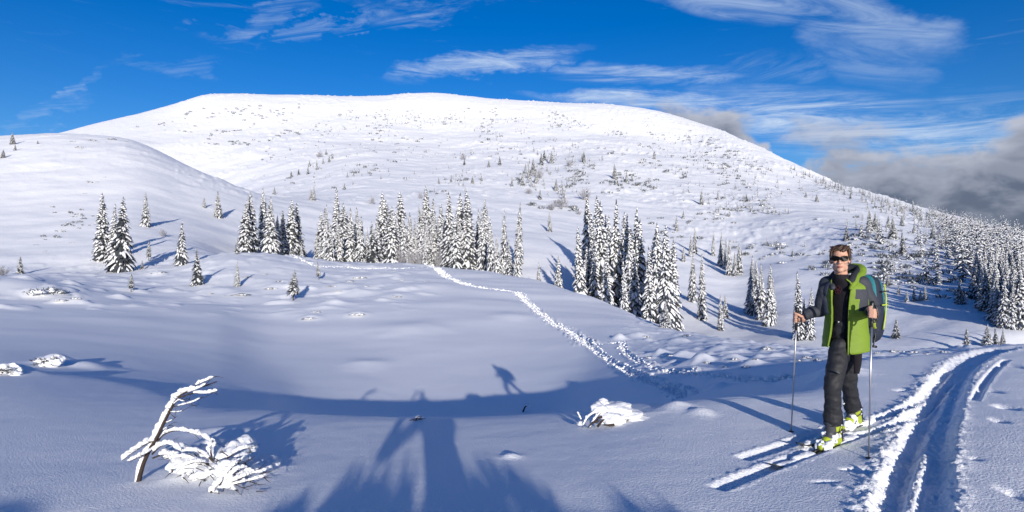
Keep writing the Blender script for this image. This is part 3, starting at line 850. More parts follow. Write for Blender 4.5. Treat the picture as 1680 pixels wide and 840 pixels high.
# right of the clump
RL = 'snow-laden spruce in the loose groups on the slope behind the skier'
RG = 'spruces in loose groups behind the skier'
for px, b, t in ((1110, 378, 351), (1121, 428, 404), (1140, 415, 372), (1136, 494, 417), (1152, 524, 413), (1170, 419, 378), (1183, 436, 380), (1190, 440, 388), (1196, 451, 391), (1213, 450, 396), (1183, 541, 481),
                 (1232, 512, 417), (1240, 516, 424), (1251, 522, 430), (1262, 533, 430), (1269, 520, 452), (1311, 556, 443), (1328, 556, 470), (1320, 552, 488), (1190, 520, 483), (1133, 420, 385), (1205, 452, 410)):
    spruce_px(px, b, t, RL, RG, 62, wide=.9)
UL = 'small snowy spruce scattered on the open upper slope of the mountain'
UG = 'spruces scattered on the mountain slope'
for px, b, t in ((1009, 293, 268), (1028, 296, 280), (1037, 296, 284), (1073, 260, 245), (1151, 335, 313), (1178, 327, 312), (1121, 358, 344), (1389, 393, 369), (1427, 378, 343), (1435, 378, 347), (1457, 373, 351), (1465, 391, 356), (1481, 417, 377),
                 (1412, 386, 366), (1470, 554, 521), (1500, 493, 471), (1488, 495, 476), (1518, 491, 469), (1510, 493, 474), (1474, 482, 465), (1457, 466, 450), (1575, 497, 461), (1586, 578, 536), (1620, 573, 531), (1634, 570, 535), (1645, 566, 538), (1430, 455, 436), (1340, 330, 318), (1322, 323, 313),
                 (1300, 420, 408), (1395, 325, 314), (1480, 370, 352), (1500, 352, 340), (1530, 390, 370), (1540, 400, 380), (1500, 380, 362), (857, 300, 278), (868, 292, 268), (875, 284, 258), (880, 300, 276), (888, 270, 250), (905, 267, 247), (862, 284, 266), (893, 262, 245),
                 (958, 265, 248), (955, 262, 250), (840, 305, 290), (886, 326, 310), (912, 312, 292), (820, 270, 255), (802, 273, 262), (872, 306, 290), (790, 296, 286), (775, 300, 288), (740, 298, 286), (762, 270, 260), (720, 300, 290), (530, 268, 256), (540, 265, 254), (520, 278, 262), (505, 285, 272), (515, 328, 303), (510, 328, 308), (508, 272, 262), (478, 290, 280), (490, 286, 276),
                 (570, 290, 282), (580, 288, 282), (625, 293, 285), (565, 310, 300), (545, 260, 250), (535, 253, 244), (450, 318, 306), (1225, 330, 318)):
    if px < 600: lb, gp_ = 'small snowy spruce on the mountain foot above the clump beside the smooth hill', 'spruces on the mountain foot'
    elif px < 845: lb, gp_ = 'small snowy spruce on the open mountain slope above the long row', 'spruces above the long row'
    elif px < 1000: lb, gp_ = 'small snowy spruce in the thicket of frosted bushes up the slope from the ravine clump', 'spruces in the slope thicket'
    elif px < 1240: lb, gp_ = 'small snowy spruce on the open mountain slope above the loose groups', 'spruces above the loose groups'
    elif b < 460: lb, gp_ = 'small snowy spruce on the sunny slope just below the descending tree line', 'spruces below the tree line'
    elif b < 560: lb, gp_ = 'small snowy spruce on the sunny slope between the skier and the dense forest', 'spruces between skier and forest'
    else: lb, gp_ = 'snowy spruce at the foot of the dense forest beside the ski trench', 'spruces at the forest foot'
    spruce_px(px, b, t, lb, gp_, 150 if b < 460 else 62, kind=rngT.choice((0, 1, 2, 6, 3)), wide=1.25)

# ================================================================ forest on the right and far growth
rngF = random.Random(21)
def in_poly(x, y, poly):
    c = False; n = len(poly)
    for i in range(n):
        x0, y0 = poly[i]; x1, y1 = poly[(i + 1) % n]
        if (y0 > y) != (y1 > y) and x < (x1 - x0) * (y - y0) / (y1 - y0) + x0: c = not c
    return c
def scatter(poly, n, mind=0.0, rng=rngF, ymin=90.0, clump=0.0):
    xs = [p[0] for p in poly]; ys = [p[1] for p in poly]
    o = []; tries = 0
    while len(o) < n and tries < n * 40:
        tries += 1
        x = rng.uniform(min(xs), max(xs)); y = rng.uniform(min(ys), max(ys))
        if not in_poly(x, y, poly): continue
        if mind and any((x - a) ** 2 + ((y - b) * 1.8) ** 2 < mind * mind for a, b, _ in o): continue
        h = hit(x, y, ymin, 1400, 700)
        if h is None: continue
        if clump and float(fbm(np.array([h.x / 38.0]), np.array([h.y / 70.0]), 91, 2)[0]) < rng.uniform(-0.15, clump): continue
        o.append((x, y, h))
    return o

FOREST_L = 'snowy spruce in the dense forest on the descending slope to the right of the skier'
wood = scatter([(1556, 402), (1600, 385), (1684, 398), (1684, 560), (1650, 545), (1612, 510), (1575, 455)], 110, 8.5)
wood += scatter([(1684, 400), (1760, 420), (1760, 560), (1684, 560)], 60, 8)
wood.sort(key=lambda w: -w[1])
far_trees = []
for k, (x, y, p) in enumerate(wood):
    h = rngF.uniform(5.8, 9.2)
    if k < 95 and x < 1690: spruce(p, h, FOREST_L, 'forest on the right slope', rngF.choice((0, 1, 3, 5, 7, 3)), wide=1.1)
    else: far_trees.append((p, h))

# tree line along the descending skyline and sparse trees under it
line = [(1290, 273), (1345, 292), (1400, 311), (1450, 327), (1500, 341), (1550, 354), (1600, 366), (1640, 377), (1682, 388)]
for k in range(330):
    u = rngF.random() ** 0.75
    x = 1285 + u * 400
    y = np.interp(x, [a for a, b in line], [b for a, b in line]) + 1.2 + abs(rngF.gauss(0, 1)) * (5 + 16 * u)
    h = hit(x, y, 150, 1200, 700)
    if h is None: continue
    far_trees.append((h, rngF.uniform(3.5, 8.0) * (0.85 - 0.15 * u)))
for x, y, p in scatter([(1380, 330), (1560, 372), (1575, 440), (1540, 480), (1430, 430)], 36): far_trees.append((p, rngF.uniform(3, 7)))
for x, y, p in scatter([(1540, 372), (1684, 395), (1684, 420), (1560, 405)], 90): far_trees.append((p, rngF.uniform(5, 9)))
for x, y, p in scatter([(1120, 255), (1290, 290), (1290, 360), (1100, 330)], 60): far_trees.append((p, rngF.uniform(2, 5)))
for x, y, p in scatter([(1060, 215), (1160, 225), (1290, 292), (1200, 292), (1080, 255)], 110): far_trees.append((p, rngF.uniform(2, 4.6)))
for x, y, p in scatter([(840, 240), (930, 225), (990, 260), (930, 340), (850, 300)], 120): far_trees.append((p, rngF.uniform(2.5, 6.0)))
for x, y, p in scatter([(1490, 345), (1684, 392), (1684, 450), (1560, 432)], 150): far_trees.append((p, rngF.uniform(3.5, 7)))
for x, y, p in scatter([(720, 240), (840, 225), (840, 320), (700, 310)], 30): far_trees.append((p, rngF.uniform(1.8, 4)))
for x, y, p in scatter([(440, 240), (720, 240), (700, 300), (420, 310)], 22): far_trees.append((p, rngF.uniform(1.5, 3.5)))
for x, y, p in scatter([(560, 188), (1080, 196), (1060, 232), (700, 225), (560, 215)], 330, clump=.35): far_trees.append((p, rngF.uniform(1.6, 3.6)))

for x, y, p in scatter([(380, 200), (900, 190), (1000, 240), (900, 330), (500, 300)], 170, clump=.3): far_trees.append((p, rngF.uniform(1.6, 3.8)))
for x, y, p in scatter([(1000, 210), (1290, 290), (1500, 380), (1300, 420), (1050, 330)], 170, clump=.3): far_trees.append((p, rngF.uniform(1.8, 4.2)))
for x, y, p in scatter([(1760, 428), (2050, 480), (2050, 590), (1760, 572)], 150): far_trees.append((p, rngF.uniform(5.5, 9)))

def low_spruce(seed):
    (dv, df), (sv, sf), _ = spruce_meshes(seed, 1.0 * 12, 2.2, 0.85, 6, 5, lod=1)
    v = np.array(dv + sv, float) / 12.0
    o = len(dv); tri = []; mat = []
    for f in df + [tuple(i + o for i in g) for g in sf]:
        m = 1 if f[0] >= o else 0
        if len(f) == 4: tri += [(f[0], f[1], f[2]), (f[0], f[2], f[3])]; mat += [m, m]
        else: tri.append(f); mat.append(m)
    return v, np.array(tri), np.array(mat)

def replicate(name, temps, places, mats, rng, wide=(0.9, 1.3), zs=1.0):
    VV, FF, MM = [], [], []; o = 0
    for p, h in places:
        v, t, m = temps[rng.randrange(len(temps))]
        a = rng.uniform(0, 6.28); ca, sa = math.cos(a), math.sin(a); w = h * rng.uniform(*wide)
        q = np.stack([(v[:, 0] * ca - v[:, 1] * sa) * w + p[0], (v[:, 0] * sa + v[:, 1] * ca) * w + p[1], v[:, 2] * h * zs + p[2] - 0.02 * h], 1)
        VV.append(q); FF.append(t + o); MM.append(m); o += len(v)
    return make_mesh(name, np.concatenate(VV), np.concatenate(FF), mats, smooth=False, fmat=np.concatenate(MM))

LOW = [low_spruce(100 + i) for i in range(5)]
me = replicate('far_spruces', LOW, far_trees, ['needles', 'tree_snow'], rngF)
tag(link('distant_forest', me), 'far-off snowy spruces dotting the mountain and its descending ridge', 'forest', kind='stuff')

# ---- dwarf pines half buried in snow ------------------------------------------------
def pine_clump(seed, n=26, rad=1.0, h=0.5, tuft=0.20):
    """snow cushions with dark needle tufts sticking out at the rim; radius about 1 m"""
    rng = random.Random(seed)
    sv, sf, dv, df = [], [], [], []
    def blob(c, r, hh):
        o = len(sv); ns, nr = 7, 3
        sv.append((c[0], c[1], c[2] + hh))
        for k in range(1, nr + 1):
            t = k / nr * 1.75
            for i in range(ns):
                a = 6.283 * i / ns + 0.3 * k
                q = r * math.sin(min(t, 1.5708)) * rng.uniform(.85, 1.15)
                sv.append((c[0] + q * math.cos(a), c[1] + q * math.sin(a), c[2] + hh * math.cos(t)))
        for i in range(ns): sf.append((o, o + 1 + i, o + 1 + (i + 1) % ns, o + 1 + (i + 1) % ns)[:3])
        for k in range(nr - 1):
            b = o + 1 + k * ns
            for i in range(ns): sf.append((b + i, b + ns + i, b + ns + (i + 1) % ns, b + (i + 1) % ns))
    for k in range(n // 3):
        a = rng.uniform(0, 6.28); q = rad * math.sqrt(rng.random()) * 0.8
        blob((q * math.cos(a), q * math.sin(a), h * (1 - (q / rad) ** 2) * 0.55), rng.uniform(.18, .38) * rad, rng.uniform(.16, .30) * rad)
    for k in range(n * 5):
        a = rng.uniform(0, 6.28); q = rad * math.sqrt(rng.random()) * 1.05
        z = h * (1 - (q / rad) ** 2) * 0.6 + 0.05
        L = tuft * rad * rng.uniform(0.7, 1.6); el = rng.uniform(0.15, 1.1)
        d = Vector((math.cos(a + rng.uniform(-.6, .6)) * math.cos(el), math.sin(a + rng.uniform(-.6, .6)) * math.cos(el), math.sin(el)))
        p = Vector((q * math.cos(a), q * math.sin(a), z))
        s_ = d.cross(Vector((rng.uniform(-1, 1), rng.uniform(-1, 1), 1))).normalized() * L * 0.10
        o = len(dv)
        dv += [p - s_, p + s_, p + d * L + s_ * .9, p + d * L * 1.2, p + d * L - s_ * .9]
        df.append((o, o + 1, o + 2, o + 3, o + 4))
    return (sv, sf), (dv, df)

PINE = []
for i in range(5):
    (sv, sf), (dv, df) = pine_clump(300 + i)
    PINE.append((make_mesh('pine_snow', sv, sf, ['snow']), make_mesh('pine_tufts', dv, df, ['pine'], smooth=False)))
def dwarf_pine(p, rad, label, group, k=None, squash=1.0):
    k = rngF.randrange(5) if k is None else k
    root = link('dwarf_pine_bush', None); root.empty_display_size = .3
    tag(root, label, 'bush', group)
    s, d = PINE[k]
    f = link('needle_tufts', d, root); tag(f, kind='stuff')
    tag(link('snow_cap', s, root), kind='stuff')
    root.location = p - Vector((0, 0, 0.10 * rad)); root.scale = (rad, rad, rad * squash)
    root.rotation_euler = (0, 0, rngF.uniform(0, 6.28))
    return root

def px_rad(p, w): return w / 2 / F * p.y
SLOPE_L = 'half-buried dwarf pine clump on the sunny slope behind the skier'
for x, y, p in scatter([(1140, 350), (1290, 320), (1420, 390), (1560, 420), (1600, 520), (1560, 570), (1440, 560), (1440, 470), (1300, 440), (1180, 390)], 70, 9, clump=.3):
    dwarf_pine(p, px_rad(p, rngF.uniform(8, 20)), SLOPE_L, 'dwarf pines on the slope behind the skier', squash=0.8)
for x, y, w in ((1325, 588, 18), (1342, 592, 16), (1312, 592, 12), (1395, 580, 10), (1416, 578, 12), (1440, 580, 10), (1465, 577, 14), (1480, 578, 12), (1500, 579, 14), (1520, 581, 11), (1548, 578, 12), (1258, 573, 18), (1225, 603, 16), (1160, 596, 12), (1205, 590, 14), (1100, 584, 12), (1065, 587, 12), (1128, 552, 16), (1060, 553, 12), (1190, 603, 10), (1240, 590, 10)):
    p = hit(x, y, 11)
    if p is not None: dwarf_pine(p, px_rad(p, w), 'small snow-crusted shrub on the bumpy shelf between the skier and the ravine', 'shrubs on the bumpy shelf', squash=0.9)
for x, y, w in ((395, 484, 28), (445, 474, 20), (590, 456, 22), (650, 487, 18), (660, 460, 12), (586, 516, 24), (508, 523, 22), (520, 512, 18), (545, 470, 16), (250, 449, 12), (265, 447, 14), (555, 478, 12), (575, 462, 14), (435, 450, 10), (345, 482, 12), (370, 486, 10), (600, 470, 12), (700, 462, 10), (460, 462, 14), (405, 455, 16)):
    p = hit(x, y, 14)
    if p is not None: dwarf_pine(p, px_rad(p, w), 'flat snow-covered shrub on the rim between the hollow and the row of spruces', 'shrubs on the rim of the hollow', squash=0.55)
for x, y, w in ((130, 352, 12), (122, 356, 9), (105, 378, 7), (112, 366, 7), (60, 402, 7), (95, 380, 6), (118, 398, 7), (75, 412, 6), (150, 300, 10), (160, 299, 6), (145, 298, 7), (172, 291, 5), (132, 243, 14), (152, 231, 11), (185, 229, 12), (120, 233, 8), (206, 232, 5), (140, 318, 6)):
    p = hit(x, y, 60)
    if p is not None: dwarf_pine(p, px_rad(p, w), 'small dark shrub tip poking through the snow of the smooth hill', 'shrub tips on the smooth hill', squash=0.8)
p = hit(75, 481, 20); dwarf_pine(p, px_rad(p, 56), 'large snow-crusted dwarf pine on the near snow hump', 'dwarf pines on the near hump', 1, 0.75)
p = hit(101, 493, 20); dwarf_pine(p, px_rad(p, 18), 'small snow-crusted dwarf pine just in front of the large one on the hump', 'dwarf pines on the near hump', 2, 0.6)
p = hit(124, 490, 20); dwarf_pine(p, px_rad(p, 17), 'tiny rounded dwarf pine to the side of the large one on the hump', 'dwarf pines on the near hump', 3, 0.6)

# far clumps: too many and too small to pick apart
def low_clump(seed):
    (sv, sf), (dv, df) = pine_clump(seed, 9, tuft=0.5)
    v = np.array([tuple(x) for x in dv + sv], float); o = len(dv); tri, mat = [], []
    for f in df + [tuple(i + o for i in g) for g in sf]:
        m = 1 if f[0] >= o else 0
        for k in range(1, len(f) - 1): tri.append((f[0], f[k], f[k + 1])); mat.append(m)
    return v, np.array(tri), np.array(mat)
LOWC = [low_clump(500 + i) for i in range(4)]
fc = []
for poly, n, a, b in (([(200, 205), (350, 170), (900, 180), (1000, 200), (900, 235), (420, 240)], 260, .5, 1.3), ([(360, 195), (500, 200), (500, 240), (330, 240)], 45, .6, 1.3),
                      ([(420, 240), (1000, 230), (1000, 330), (450, 310)], 100, .4, 1.1), ([(1000, 200), (1160, 215), (1290, 300), (1000, 330)], 190, .5, 1.3),
                      ([(1000, 320), (1300, 300), (1560, 380), (1600, 530), (1300, 440), (1100, 400)], 170, .3, 1.0), ([(840, 280), (960, 260), (960, 350), (860, 340)], 50, .5, 1.3),
                      ([(100, 270), (180, 280), (200, 340), (60, 420)], 24, .15, .45)):
    for x, y, p in scatter(poly, n, clump=.4): fc.append((p, rngF.uniform(a, b)))
tag(link('distant_dwarf_pine', replicate('far_dwarf_pine', LOWC, fc, ['pine', 'tree_snow'], rngF, zs=1.7)), 'countless tiny dwarf pine tips dotting the mountain snow', 'dwarf pine', kind='stuff')

# ---- leafless frosted bushes ---------------------------------------------------------
def twig_bush(seed, n=60):
    rng = random.Random(seed); v, f = [], []
    def stick(p, q, w):
        d = (q - p); s = d.cross(Vector((rng.uniform(-1, 1), rng.uniform(-1, 1), rng.uniform(-1, 1)))).normalized() * w
        t = d.cross(s).normalized() * w
        o = len(v); v.extend([p + s, p - s * .5 + t * .87, p - s * .5 - t * .87, q])
        f.extend([(o, o + 1, o + 3), (o + 1, o + 2, o + 3), (o + 2, o, o + 3)])
    for k in range(n):
        a = rng.uniform(0, 6.28); e = rng.uniform(0.5, 1.4); L = rng.uniform(.6, 1.1)
        d = Vector((math.cos(a) * math.cos(e), math.sin(a) * math.cos(e), math.sin(e)))
        p = Vector((rng.uniform(-.25, .25), rng.uniform(-.25, .25), -0.05)); q = p + d * L
        stick(p, q, .018)
        for j in range(4):
            t = rng.uniform(.35, .95); b = p + d * L * t
            stick(b, b + (d + Vector((rng.uniform(-.8, .8), rng.uniform(-.8, .8), rng.uniform(-.2, .6)))).normalized() * rng.uniform(.2, .4), .012)
    return make_mesh('frosted_twigs', [tuple(x) for x in v], f, ['twig'], smooth=False)
TWIG = [twig_bush(700 + i) for i in range(3)]
for x, y, w, h, ym in ((920, 340, 34, 16, 120), (905, 345, 20, 14, 120), (884, 292, 22, 16, 120), (935, 272, 16, 10, 120), (868, 318, 18, 10, 120), (640, 430, 0, 40, 0), (700, 385, 30, 34, 0), (690, 434, 26, 30, 0), (655, 433, 30, 34, 0),
                       (672, 430, 20, 30, 0), (720, 436, 20, 34, 0), (760, 262, 14, 10, 200), (524, 258, 16, 10, 200), (610, 335, 14, 14, 150), (690, 326, 12, 12, 150), (960, 328, 26, 22, 120), (950, 352, 12, 8, 120), (267, 388, 14, 14, 90)):
    if w == 0: continue
    p = hit(x, y, ym) if ym else ground_at(x, 112 if y > 400 else 150)
    if p is None: continue
    b = link('frosted_bush', rngF.choice(TWIG))
    hh = (h / F * p.y) if ym else (420 - (y - h)) / F * p.y - p.z
    ww = w / 1.6 / F * p.y
    b.scale = (ww, ww, hh); b.location = p; b.rotation_euler = (0, 0, rngF.uniform(0, 6))
    tag(b, 'leafless frosted bush among the spruces of the long row' if not ym else 'leafless grey frosted bush on the open mountain slope', 'bush', 'frosted bushes in the row' if not ym else 'frosted bushes on the slope')

# ================================================================ near bushes under snow
from mathutils import noise as mnoise
def tube_data(path, radii, sides=8, flat=1.0, jitter=0.0, seed=0, cap=True, up=None):
    """closed tube along 3-D points; returns verts, faces"""
    pts = [Vector(p) for p in path]; n = len(pts); v, f = [], []
    ref = Vector((0, 0, 1)) if up is None else up
    for i, p in enumerate(pts):
        d = (pts[min(i + 1, n - 1)] - pts[max(i - 1, 0)]).normalized()
        a = d.cross(ref)
        if a.length < 1e-3: a = d.cross(Vector((0, 1, 0)))
        a.normalize(); b = a.cross(d).normalized()
        r = radii[i] if hasattr(radii, '__len__') else radii
        for k in range(sides):
            t = 6.28318 * k / sides
            q = 1.0
            if jitter: q = 1 + jitter * mnoise.noise((p + a * math.cos(t) * .05 + b * math.sin(t) * .05) * (0.8 / max(r, 1e-4)) + Vector((seed, 0, 0)))
            v.append(p + (a * math.cos(t) + b * math.sin(t) * flat) * r * q)
    for i in range(n - 1):
        for k in range(sides):
            f.append((i * sides + k, i * sides + (k + 1) % sides, (i + 1) * sides + (k + 1) % sides, (i + 1) * sides + k))
    if cap:
        f.append(tuple(range(sides - 1, -1, -1))); f.append(tuple((n - 1) * sides + k for k in range(sides)))
    return v, f

def sp3(pts, n=6): return [Vector(p) for p in spline([tuple(p) for p in pts], n)]

def child(name, verts, faces, mats, parent, smooth=True, kind=None):
    P = parent
    off = Vector((0, 0, 0))
    while P is not None:
        off += P.location; P = P.parent
    me = make_mesh(name, [tuple(Vector(v) - off) for v in verts], faces, mats, smooth)
    o = link(name, me, parent)
    if kind: o['kind'] = kind
    return o

rngB = random.Random(77)
def snowy_branch(parent, pts, r0, r1, snow=0.03, s0=0.0, s1=1.0, n=7, bark='dry_bark', name='branch', seed=0):
    P = sp3(pts, n); m = len(P); r0 *= .72; r1 *= .7
    rad = [r0 + (r1 - r0) * i / (m - 1) for i in range(m)]
    v, f = tube_data(P, rad, 6)
    b = child(name, v, f, [bark], parent)
    if snow > 0:
        a, z = int(s0 * (m - 1)), max(int(s1 * (m - 1)), int(s0 * (m - 1)) + 2)
        Q = P[a:z + 1]; k = len(Q)
        # resample finely so the load is lumpy
        Q = sp3(Q, 6); k = len(Q); rr_ = []; C = []
        for i, p in enumerate(Q):
            t = i / (k - 1)
            e = math.sqrt(max(0.0, 1 - (2 * t - 1) ** 6))
            lump = 0.56 + 0.46 * mnoise.noise(Vector((t * k * 0.09 + seed * 3.7, seed, 0))) + 0.25 * mnoise.noise(Vector((t * k * 0.31 + seed * 1.7, seed, 4)))
            q = snow * e * lump + 0.002
            rr_.append(q); C.append(p + Vector((-0.50, 0.05, 0.62)) * (q * 0.85 + rad[min(a + i // 6, m - 1)] * .5))
        v, f = tube_data(C, rr_, 10, flat=0.85, jitter=0.26, seed=seed)
        child('snow_load', v, f, ['snow'], b)
    if name == 'branch' and parent.name.startswith(('bent_sapling', 'crushed', 'snow_caked')):
        for k in range(2):      # fine bare side twigs
            i = rngB.randrange(m // 3, m); q = P[i]
            d = (P[i] - P[i - 1]).normalized() + Vector((rngB.uniform(-.9, .9), rngB.uniform(-.9, .3), rngB.uniform(-.5, .6)))
            L = rngB.uniform(.05, .13)
            v, f = tube_data([q, q + d.normalized() * L * .5, q + d.normalized() * L + Vector((0, 0, rngB.uniform(-.02, .02)))], [.0024, .002, .0010], 4)
            child('twig', v, f, [bark], b)
    return b

def cushion(parent, c, rx, ry, rz, seed, name='snow_cushion'):
    bm = bmesh.new(); bmesh.ops.create_icosphere(bm, subdivisions=4, radius=1.0)
    vs = []
    for v in bm.verts:
        d = v.co.copy()
        k = 1 + 0.30 * mnoise.noise(d * 1.4 + Vector((seed * 1.7, 0, 0))) + 0.15 * mnoise.noise(d * 3.3 + Vector((0, seed, 0))) + 0.05 * mnoise.noise(d * 7.5 + Vector((seed, seed, 0)))
        z = d.z * rz * k
        if z < 0: z *= 0.55
        vs.append(Vector((c[0] + d.x * rx * k, c[1] + d.y * ry * k, c[2] + z)))
    fs = [tuple(v.index for v in f.verts) for f in bm.faces]; bm.free()
    return child(name, vs, fs, ['snow'], parent)

def root_at(name, p, label, cat, group=None):
    r = link(name, None); r.empty_display_size = .2; r.location = p
    return tag(r, label, cat, group)

# --- the bent sapling ---
B0 = hit(224, 790); YB = B0.y
def bp(px, py, dy=0.0): return at(px, py, YB + dy)
sap = root_at('bent_sapling', B0, 'leafless young tree bent over by the snow plastered along its trunk', 'tree')
snowy_branch(sap, [B0 + Vector((0, 0, -.06)), bp(236, 757), bp(258, 715), bp(275, 680), bp(292, 652), bp(312, 640, .02), bp(336, 633, .03), bp(356, 626, .05)], 0.030, 0.006, snow=0.042, s0=0.02, s1=0.78, name='trunk', seed=1)
snowy_branch(sap, [bp(292, 653), bp(318, 645, -.03), bp(340, 645, -.05), bp(357, 641, -.06)], .010, .004, .024, .35, 1.0, seed=2)
snowy_branch(sap, [bp(310, 641), bp(322, 632, .05), bp(340, 624, .08), bp(355, 617, .1)], .009, .003, .024, .35, .95, seed=3)
snowy_branch(sap, [bp(300, 646), bp(316, 641, -.05), bp(334, 633, -.1), bp(347, 621, -.12)], .007, .003, .018, .2, .8, seed=4)
snowy_branch(sap, [bp(282, 668), bp(300, 664, -.04), bp(318, 659, -.08), bp(332, 651, -.1)], .006, .002, .012, .2, .95, seed=5)
for k, (a, b, c) in enumerate((((278, 676), (296, 675), (313, 666)), ((272, 694), (281, 690), (292, 682)), ((268, 706), (273, 702), (278, 697)), ((290, 655), (302, 658), (314, 655)), ((284, 664), (295, 656), (312, 655)))):
    snowy_branch(sap, [bp(*a), bp(*b, -.05), bp(*c, -.08)], .005, .0015, .007, .1, .6, seed=6 + k)
snowy_branch(sap, [bp(256, 722), bp(240, 728, -.04), bp(218, 742, -.08), bp(200, 756, -.06)], .012, .005, .036, .0, 1.0, seed=12)
snowy_branch(sap, [bp(254, 735), bp(232, 748, -.1), bp(210, 757, -.14)], .010, .005, .026, .1, 1.0, seed=13)
snowy_branch(sap, [bp(256, 728), bp(268, 713, .05), bp(290, 706, .1), bp(318, 710, .14), bp(345, 722, .18), bp(366, 746, .2)], .013, .005, .034, .1, .98, seed=14)
snowy_branch(sap, [bp(250, 745), bp(262, 733, -.04), bp(280, 728, -.06), bp(298, 738, -.08)], .011, .005, .034, .1, 1.0, seed=15)
snowy_branch(sap, [bp(250, 752), bp(270, 745, .05), bp(292, 748, .1), bp(315, 756, .12)], .010, .005, .038, .2, 1.0, seed=16)

# --- the dwarf pine crushed under its snow cushions ---
D0 = hit(345, 782); YD = D0.y
def dp(px, py, dy=0.0): return at(px, py, YD + dy)
dpb = root_at('crushed_dwarf_pine', D0, 'broad dwarf pine flattened under thick snow cushions beside the bent sapling', 'bush')
for k, (px, py, dy, rx, ry, rz) in enumerate(((345, 755, .20, .17, .20, .10), (312, 750, .24, .12, .15, .09), (385, 750, .28, .14, .18, .12), (398, 735, .42, .12, .14, .10), (420, 770, .15, .14, .16, .08), (330, 776, .0, .11, .10, .06),
                                              (300, 765, .12, .12, .12, .09), (372, 770, .02, .14, .12, .09), (352, 738, .38, .14, .16, .09), (290, 742, .3, .12, .12, .08), (436, 762, .35, .12, .14, .07))):
    cushion(dpb, dp(px, py, dy), rx, ry, rz, 20 + k)
for k, (a, b, c, sn) in enumerate((((350, 765), (325, 758), (283, 770), .028), ((352, 768), (322, 768), (295, 780), .026), ((355, 762), (330, 742), (292, 738), .03), ((360, 760), (395, 738), (420, 735), .03), ((358, 765), (385, 760), (412, 752), .03),
                                   ((356, 770), (335, 782), (318, 790), .022), ((360, 770), (375, 782), (392, 786), .022), ((350, 760), (345, 735), (352, 722), .026), ((345, 772), (312, 776), (300, 786), .022), ((350, 762), (305, 750), (278, 752), .03))):
    snowy_branch(dpb, [dp(*a, .08), dp(*b, -.06 + .05 * (k % 3)), dp(*c, -.10 + .05 * (k % 4))], .012, .004, sn, .25, 1.0, seed=30 + k)
for k, (px, py, dx, dz) in enumerate(((283, 774, -12, 10), (330, 790, -6, 14), (300, 783, 10, 10), (322, 768, 14, 6), (345, 780, 8, 10), (365, 742, 10, 8), (352, 752, 10, 6), (308, 745, 12, 5), (338, 762, 14, 7), (378, 765, 8, 10), (318, 775, -10, 8), (390, 760, 8, 9))):
    v, f = tube_data([dp(px, py, -.16), dp(px + dx * .5, py + dz * .4, -.19), dp(px + dx, py + dz, -.18)], [.004, .0035, .0015], 5)
    child('twig', v, f, ['dry_bark'], dpb)
# dark needle tufts showing between the cushions
def tufts(parent, fpt, spots, seed, size=.04):
    rng = random.Random(seed)
    for (px, py, dy) in spots:
        c = fpt(px, py, dy); v, f = [], []
        for k in range(14):
            d = Vector((rng.uniform(-1, 1), rng.uniform(-1, .2), rng.uniform(-.4, .9))).normalized(); L = size * rng.uniform(.6, 1.2)
            s_ = d.cross(Vector((rng.uniform(-1, 1), rng.uniform(-1, 1), rng.uniform(-1, 1)))).normalized() * .0035
            o = len(v); v += [c - s_, c + s_, c + d * L]; f.append((o, o + 1, o + 2))
        child('needle_tuft', v, f, ['pine'], parent, smooth=False)
tufts(dpb, dp, [(284, 772, -.05), (300, 782, -.06), (318, 776, -.08), (336, 788, -.08), (352, 778, -.08), (372, 786, -.06), (392, 776, -.04), (330, 762, -.10), (356, 757, -.10), (312, 760, -.04), (384, 760, -.03), (404, 762, .02), (346, 770, -.12), (322, 748, .05), (365, 742, .1), (296, 750, .08), (410, 742, .2)], 5)
# --- the small one in front ---
E0 = hit(372, 806); YE = E0.y
def ep(px, py, dy=0.0): return at(px, py, YE + dy)
fb = root_at('snow_caked_shrub', E0, 'low shrub of fanned-out snow-caked branches in front of the flattened dwarf pine', 'bush')
for k, (pts, sn) in enumerate((([(345, 808), (362, 790), (380, 768), (396, 755)], .036), ([(350, 806), (372, 788), (392, 770), (412, 766)], .03), ([(356, 800), (376, 800), (392, 806)], .038), ([(365, 796), (392, 786), (415, 776), (438, 774)], .034),
                               ([(370, 798), (395, 792), (420, 786), (440, 780)], .02), ([(360, 796), (370, 775), (384, 758)], .028), ([(372, 796), (400, 778), (425, 770)], .036), ([(345, 808), (352, 806), (360, 810)], .026))):
    snowy_branch(fb, [ep(px, py, -.05 + .06 * math.sin(i * 2 + k)) for i, (px, py) in enumerate(pts)], .012, .003, sn, .0, .92, seed=50 + k)
for k, pts in enumerate(([(395, 762), (408, 756), (418, 749)], [(410, 790), (425, 795), (437, 794)], [(432, 782), (438, 788), (444, 792)], [(400, 800), (412, 797), (424, 790)], [(420, 806), (430, 806), (438, 805)], [(352, 806), (354, 800), (358, 796)], [(366, 806), (368, 800), (366, 796)], [(425, 778), (436, 775), (446, 773)], [(385, 795), (398, 800), (408, 804)])):
    v, f = tube_data([ep(px, py, -.08) for px, py in pts], [.0035, .003, .0015], 5)
    child('twig', v, f, ['dry_bark'], fb)

